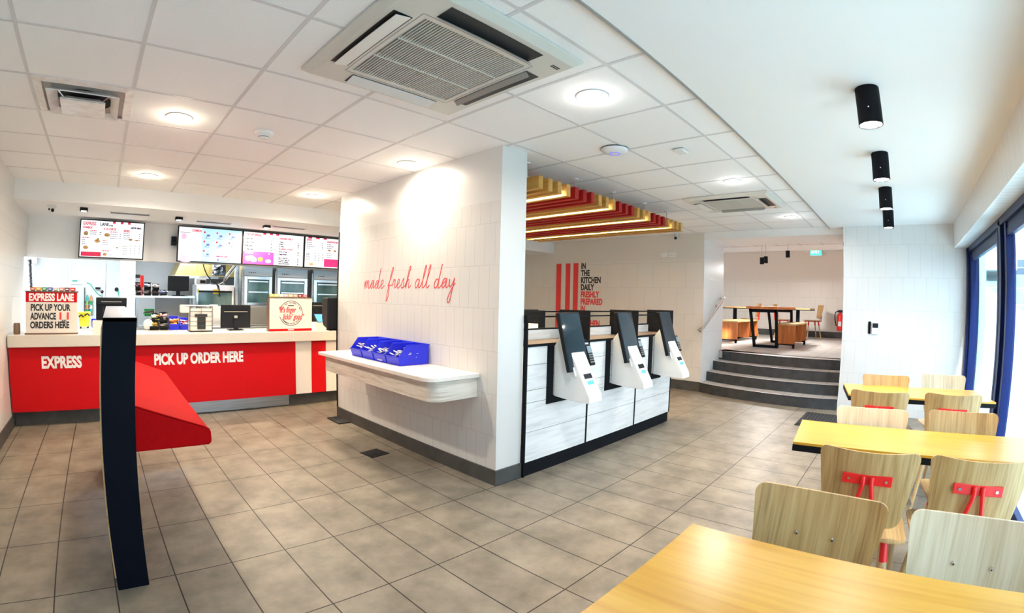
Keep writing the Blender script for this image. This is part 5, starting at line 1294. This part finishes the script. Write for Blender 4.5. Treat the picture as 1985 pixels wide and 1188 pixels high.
t = thing('mop_pole', 'thin dark mop pole leaning upright behind the till', 'mop', (p0.x, 9.7, .05)); MB().cyl((p0.x, 9.7, .05), (p0.x, 9.7, p0.z), .012).build('handle', mat('pole_grey', (.25, .27, .28), .4), t); MB().lathe((p0.x, 9.7, 0), [(.09, 0), (.08, .04), (.02, .07), (0, .07)]).build('head', m_paper, t); MB().ball((p0.x, 9.7, p0.z - .03), .03).build('grip', m_black, t)
tag(MB().tube(catmull3([P(168, 548, y=10.88), P(175, 551, y=10.88), P(183, 562, y=10.88), P(191, 571, y=10.88), P(199, 576, y=10.88), P(202, 590, y=10.88), P(202, 640, y=10.88)], 5), .010).build('green_hose', mat('hose_teal', (.06, .45, .36), .4), smooth=60), 'thin teal hose curving across the white kitchen wall', 'hose')
tag(MB().tube([P(228, 562, y=9.17), P(234, 580, y=9.17), P(238, 592, y=9.17), P(240, 640, y=9.17)], .016).build('teal_handle', mat('hose_teal', (.06, .45, .36), .4)), 'short teal broom handle above the till', 'broom')
# machine, door and fittings on the white kitchen walls
a, b_, z0, z1 = sized(91, 116, 516, 575, 9.6)
t = thing('drinks_machine', 'white tall kitchen machine with a dark window at far left', 'machine', ((a + b_) / 2, 9.8, 0)); B(a, b_, 9.6, 10.2, 0, z1).build('cabinet', m_fridge, t, bevel=.01); c = sized(92, 101, 520, 537, 9.6); B(c[0], c[1], 9.592, 9.6, c[2], c[3]).build('window', m_darkglass, t); c = sized(93, 103, 545, 565, 9.6); B(c[0], c[1], 9.56, 9.6, c[2], c[3]).build('dispenser_head', m_steel, t); B(c[0], c[0] + .03, 9.55, 9.6, c[3] - .06, c[3]).build('lever', m_black, t)
a, b_, z0, z1 = sized(137, 200, 516, 640, 10.85)
t = thing('door_1', 'x', 'door', ((a + b_) / 2, 10.9, 0))
for k_ in ('label', 'category'): del t[k_]
t['kind'] = 'structure'
B(a, b_, 10.88, 10.9, 0, z1).build('door_leaf', m_fridge, t); B(a - .05, a, 10.84, 10.9, 0, z1 + .05).build('door_frame', m_white, t); B(b_, b_ + .05, 10.84, 10.9, 0, z1 + .05).build('door_frame', m_white, t)
c = sized(206, 212, 552, 566, 10.8); B(b_ - .14, b_ - .04, 10.80, 10.86, c[2] + .05, c[3] - .05).build('door_handle', m_black, t)
c = sized(137, 160, 540, 551, 10.85)
t = thing('kitchen_notice', 'small notice with a teal bar on the white kitchen door', 'sign', ((c[0] + c[1]) / 2, 10.86, c[2])); B(c[0], c[1], 10.853, 10.857, c[2], c[3]).build('sheet', m_white, t); B(c[0] + .03, c[1] - .1, 10.851, 10.853, c[3] - .06, c[3] - .03).build('bar', mat('hose_teal', (.06, .45, .36), .4), t)
c = sized(252, 273, 532, 538, 9.1)
t = thing('knife_rack', 'long black magnetic strip on the white kitchen wall left of the red bottle', 'rack', ((c[0] + c[1]) / 2, 9.2, c[2])); B(c[0], c[1], 9.17, 9.2, c[2], c[3]).build('strip', m_black, t); MB().box(c[0] + .03, c[0] + .05, 9.165, 9.17, c[2] + .015, c[3] - .015).box(c[1] - .12, c[1] - .10, 9.165, 9.17, c[2] + .015, c[3] - .015).build('screw', m_steelm, t)
p = P(60, 530, y=7.75); a, b_ = P(58, 503, y=7.5), P(61, 562, y=7.5)
pts = []
for k in range(240):
    s = k / 239; ang = s * 2 * PI * 22; pts.append((a.x + (b_.x - a.x) * s + .018 * math.cos(ang), 7.5 + .018 * math.sin(ang), a.z + (b_.z - a.z) * s))
tag(MB().tube(pts, .005, 5).build('coiled_cord', m_black), 'black coiled telephone cord hanging beside the tiled wall at far left', 'cord')
t = thing('wall_phone', 'white wall telephone base above the coiled cord', 'telephone', (a.x, 7.52, a.z)); B(a.x - .09, a.x + .09, 7.52, 7.598, a.z - .05, a.z + .16).build('base', m_white, t, bevel=.008); B(a.x - .08, a.x - .03, 7.50, 7.52, a.z - .04, a.z + .15).build('handset', m_white, t, bevel=.01)
c = sized(220, 232, 556, 566, 9.15)
t = thing('shutoff_valve', 'round black valve knob on the white kitchen screen wall', 'valve', ((c[0] + c[1]) / 2, 9.2, c[2])); MB().cyl(((c[0] + c[1]) / 2, 9.14, (c[2] + c[3]) / 2), ((c[0] + c[1]) / 2, 9.2, (c[2] + c[3]) / 2), .035).build('knob', m_black, t); MB().cyl((c[1] + .03, 9.17, (c[2] + c[3]) / 2), (c[1] + .03, 9.2, (c[2] + c[3]) / 2), .02).build('button', m_steelm, t)
B(.16, .42, 9.14, 9.2, 0, 2.42).build('kitchen_pillar', m_fridge)['kind'] = 'structure'
# hood, hot cupboard, ovens
a, b_, z0, z1 = sized(338, 462, 516, 535, 8.9)
t = thing('extractor_hood', 'brassy steel extractor hood hanging over the hot cupboard', 'hood', ((a + b_) / 2, 9.2, z0))
MB().hexa([(a, 8.88, z0), (b_, 8.88, z0), (b_, 9.88, z0), (a, 9.88, z0)], [(a + .12, 8.92, z1 + .05), (b_, 8.92, z1 + .05), (b_, 9.88, z1 + .05), (a + .12, 9.88, z1 + .05)]).build('canopy', m_brass, t); B(a, b_, 8.86, 8.9, z0 - .03, z0 + .012).build('rim', m_steelm, t); B(a + .3, b_, 9.3, 9.88, z1 + .05, 2.42).build('duct', m_steel, t)
a, b_, z0, z1 = sized(380, 454, 553, 594, 7.7)
t = thing('hot_cupboard', 'stainless glass-fronted hot food cabinet with yellow tags', 'cabinet', ((a + b_) / 2, 7.9, BT))
mb = MB(); mb.box(a, b_, 7.7, 8.08, z1 - .09, z1, 0); mb.box(a, a + .035, 7.7, 8.08, BT, z1 - .09, 0); mb.box(b_ - .035, b_, 7.7, 8.08, BT, z1 - .09, 0); mb.box(a + .035, b_ - .035, 7.7, 8.08, BT, z0, 0); mb.box(a + .035, b_ - .035, 8.05, 8.08, z0, z1 - .09, 1)
mb.build('cabinet', [m_steelm, mat('dark_steel', (.22, .22, .22), .4, .9)], t, bevel=.004)
B(a + .035, b_ - .035, 7.705, 7.712, z0, z1 - .09).build('front_glass', m_oven_glass, t); B(a + .035, b_ - .035, 7.69, 7.70, z1 - .115, z1 - .09).build('shadow_gap', m_black, t)
for i, (q0, q1, q2, q3) in enumerate(((380, 386, 560, 567), (413, 425, 561, 569))):
    c = sized(q0, q1, q2, q3, 7.69); o = B(c[0] + (.02 if i == 0 else 0), c[1], 7.696, 7.699, c[2], c[3]).build('yellow_tag', m_yellow, t)
    if i: text('tag_number', '2', .05, m_print_k, o, ((c[0] + c[1]) / 2 - .012, 7.695, c[2] + .018), YN, right=XR)
c = sized(380, 400, 541, 551, 7.75)
t = thing('timer_box', 'small cream control box with a black display on the hot food cabinet', 'timer', ((c[0] + c[1]) / 2, 7.8, z1)); B(c[0], c[1], 7.75, 7.9, z1, z1 + .085).build('case', m_cream, t, bevel=.006); B(c[0] + .06, c[1] - .01, 7.745, 7.75, z1 + .02, z1 + .065).build('display', m_black, t); tag(B(c[1] + .02, c[1] + .19, 7.74, 7.90, z1, z1 + .016).build('tray', m_steel), 'flat steel tray on the hot cabinet right of the timer box', 'tray')
def oven(px0, px1, py0, y, label):
    a, b_, _, z1 = sized(px0, px1, py0, 600, y)
    t = thing('holding_cabinet', label, 'oven', ((a + b_) / 2, y + .35, BT), 0, 'tall steel holding cabinets behind the counter'); hd = (z1 - BT)
    B(a, b_, y, y + .40, BT, z1).build('cabinet', m_steel, t, bevel=.004); zt = z1 - .175
    B(a + .01, b_ - .01, y - .02, y, zt + .012, z1 - .01).build('control_panel', m_steel, t, bevel=.003)
    fr = MB(); z_ = (z1 - .62) 
    fr.box(a + .015, a + .065, y - .035, y, z_, zt); fr.box(b_ - .065, b_ - .015, y - .035, y, z_, zt); fr.box(a + .065, b_ - .065, y - .035, y, zt - .045, zt); fr.box(a + .065, b_ - .065, y - .035, y, z_, z_ + .045)
    d = fr.build('door', m_steelm, t, bevel=.004); B(a + .065, b_ - .065, y - .018, y - .010, z_ + .045, zt - .045).build('door_glass', m_oven_glass, d)
    for z in (zt - .09, (zt + z_) / 2 - .03): B(a + .08, b_ - .08, y - .04, y - .02, z, z + .025).build('handle', m_steelm, d, bevel=.004)
    for k in range(4): MB().cyl((a + .10 + k * .03, y - .02, zt + .06), (a + .10 + k * .03, y - .027, zt + .06), .008, n=10).build('button', m_black, t)
    B(a - .02, a - .002, y - .01, y + .05, z_, zt + .1).build('hinge_post', m_steel, t)
    B(a + .015, b_ - .015, y - .03, y, BT + .02, z_ - .03).build('lower_door', mat('dark_steel', (.22, .22, .22), .4, .9), t, bevel=.004)
for q in ((470, 529, 516, 7.68, 'tall steel holding cabinet with a glass door, left one of three'), (534, 597, 520, 7.68, 'tall steel holding cabinet above the round script sign, middle of three'), (605, 668, 525, 7.68, 'tall steel holding cabinet nearest the white partition, right one of three')): oven(*q)
a, b_, z0, z1 = sized(412, 440, 508, 534, 8.2)
t = thing('hanging_bag', 'crumpled silver-black foil bag hanging under the menu screens', 'bag', ((a + b_) / 2, 8.25, z0))
mb = MB(); nb = 9; rq = random.Random(5); V = []; F = []
for side in (0, 1):
    for j in range(nb):
        for i in range(nb):
            u, v = i / (nb - 1), j / (nb - 1); e = math.sin(PI * u) * math.sin(PI * (.12 + .82 * v)) ** .5
            V.append((a + (b_ - a) * (.04 + .92 * u) + rq.uniform(-.012, .012), 8.25 + (-1 if side == 0 else 1) * (.015 + .10 * e + rq.uniform(-.028, .028)), z0 + (z1 - z0) * v + rq.uniform(-.012, .012)))
for sd in (0, 1):
    for j in range(nb - 1):
        for i in range(nb - 1): q = sd * nb * nb + j * nb + i; F.append((q, q + 1, q + nb + 1, q + nb))
for k in range(nb - 1):
    for p0_, p1_ in ((k, k + 1), ((nb - 1) * nb + k, (nb - 1) * nb + k + 1), (k * nb, (k + 1) * nb), (k * nb + nb - 1, (k + 1) * nb + nb - 1)): F.append((p0_, p1_, nb * nb + p1_, nb * nb + p0_))
mb.add(V, F).build('bag', noisy('foil_bag', (.010, .014, .022), (.40, .45, .50), .25, 9, metal=.6, bump=.8), t); MB().cyl(((a + b_) / 2, 8.25, z1 - .03), ((a + b_) / 2, 8.25, 2.42), .006).build('hook', m_black, t)
tag(MB().tube(catmull3([P(394, 509, y=7.5), P(396, 520, y=7.5), P(403, 535, y=7.5), P(412, 545, y=7.6), P(420, 551, y=7.66), P(424, 556, y=7.66), P(426, 575, y=7.66)], 6), .008).build('black_cable', m_black, smooth=60), 'black cable hanging from the menu screen down to the hot cabinet', 'cable')
cb = thing('cable_bundle', 'bundle of pale and dark cables slanting down right of the foil bag', 'cable', P(455, 520, y=7.6))
for k in range(4): MB().tube(catmull3([P(462 - k * 2, 512, y=7.62), P(448 - k * 3, 530 + k, y=7.6), P(436 - k, 544, y=7.65), P(424 + k * 4, 552, y=7.72)], 6), .006).build('cable', (m_print_w, m_black, m_cream, m_steel)[k], cb)
a, b_, z0, z1 = sized(455, 466, 514, 592, 7.72)
t = thing('sleeve_dispenser', 'clear tube holder of stacked lids left of the holding cabinets', 'dispenser', ((a + b_) / 2, 7.78, BT)); MB().cyl(((a + b_) / 2, 7.78, BT), ((a + b_) / 2, 7.78, z1), (b_ - a) / 2).build('tube', noisy('pale_blue_plastic', (.35, .48, .58), (.75, .82, .88), .25, 14), t, smooth=60); B(a - .02, b_ + .02, 7.72, 7.86, BT, BT + .02).build('base', m_steel, t)
# kitchen light fittings
for (x, y, l) in ((-.6, 8.9, 'long lit kitchen ceiling panel above the express sign side'), (1.1, 8.45, 'lit kitchen ceiling panel behind the menu screens over the shelf')):
    t = thing('kitchen_light', l, 'ceiling light', (x, y, 2.42)); B(x - .6, x + .6, y - .15, y + .15, 2.395, 2.42).build('housing', m_white, t); B(x - .58, x + .58, y - .13, y + .13, 2.39, 2.395).build('diffuser', m_panelglow, t)
    area('kitchen_lamp', (x, y, 2.38), 1.1, 30 if x < 0 else 42, COOL, sy=.25)
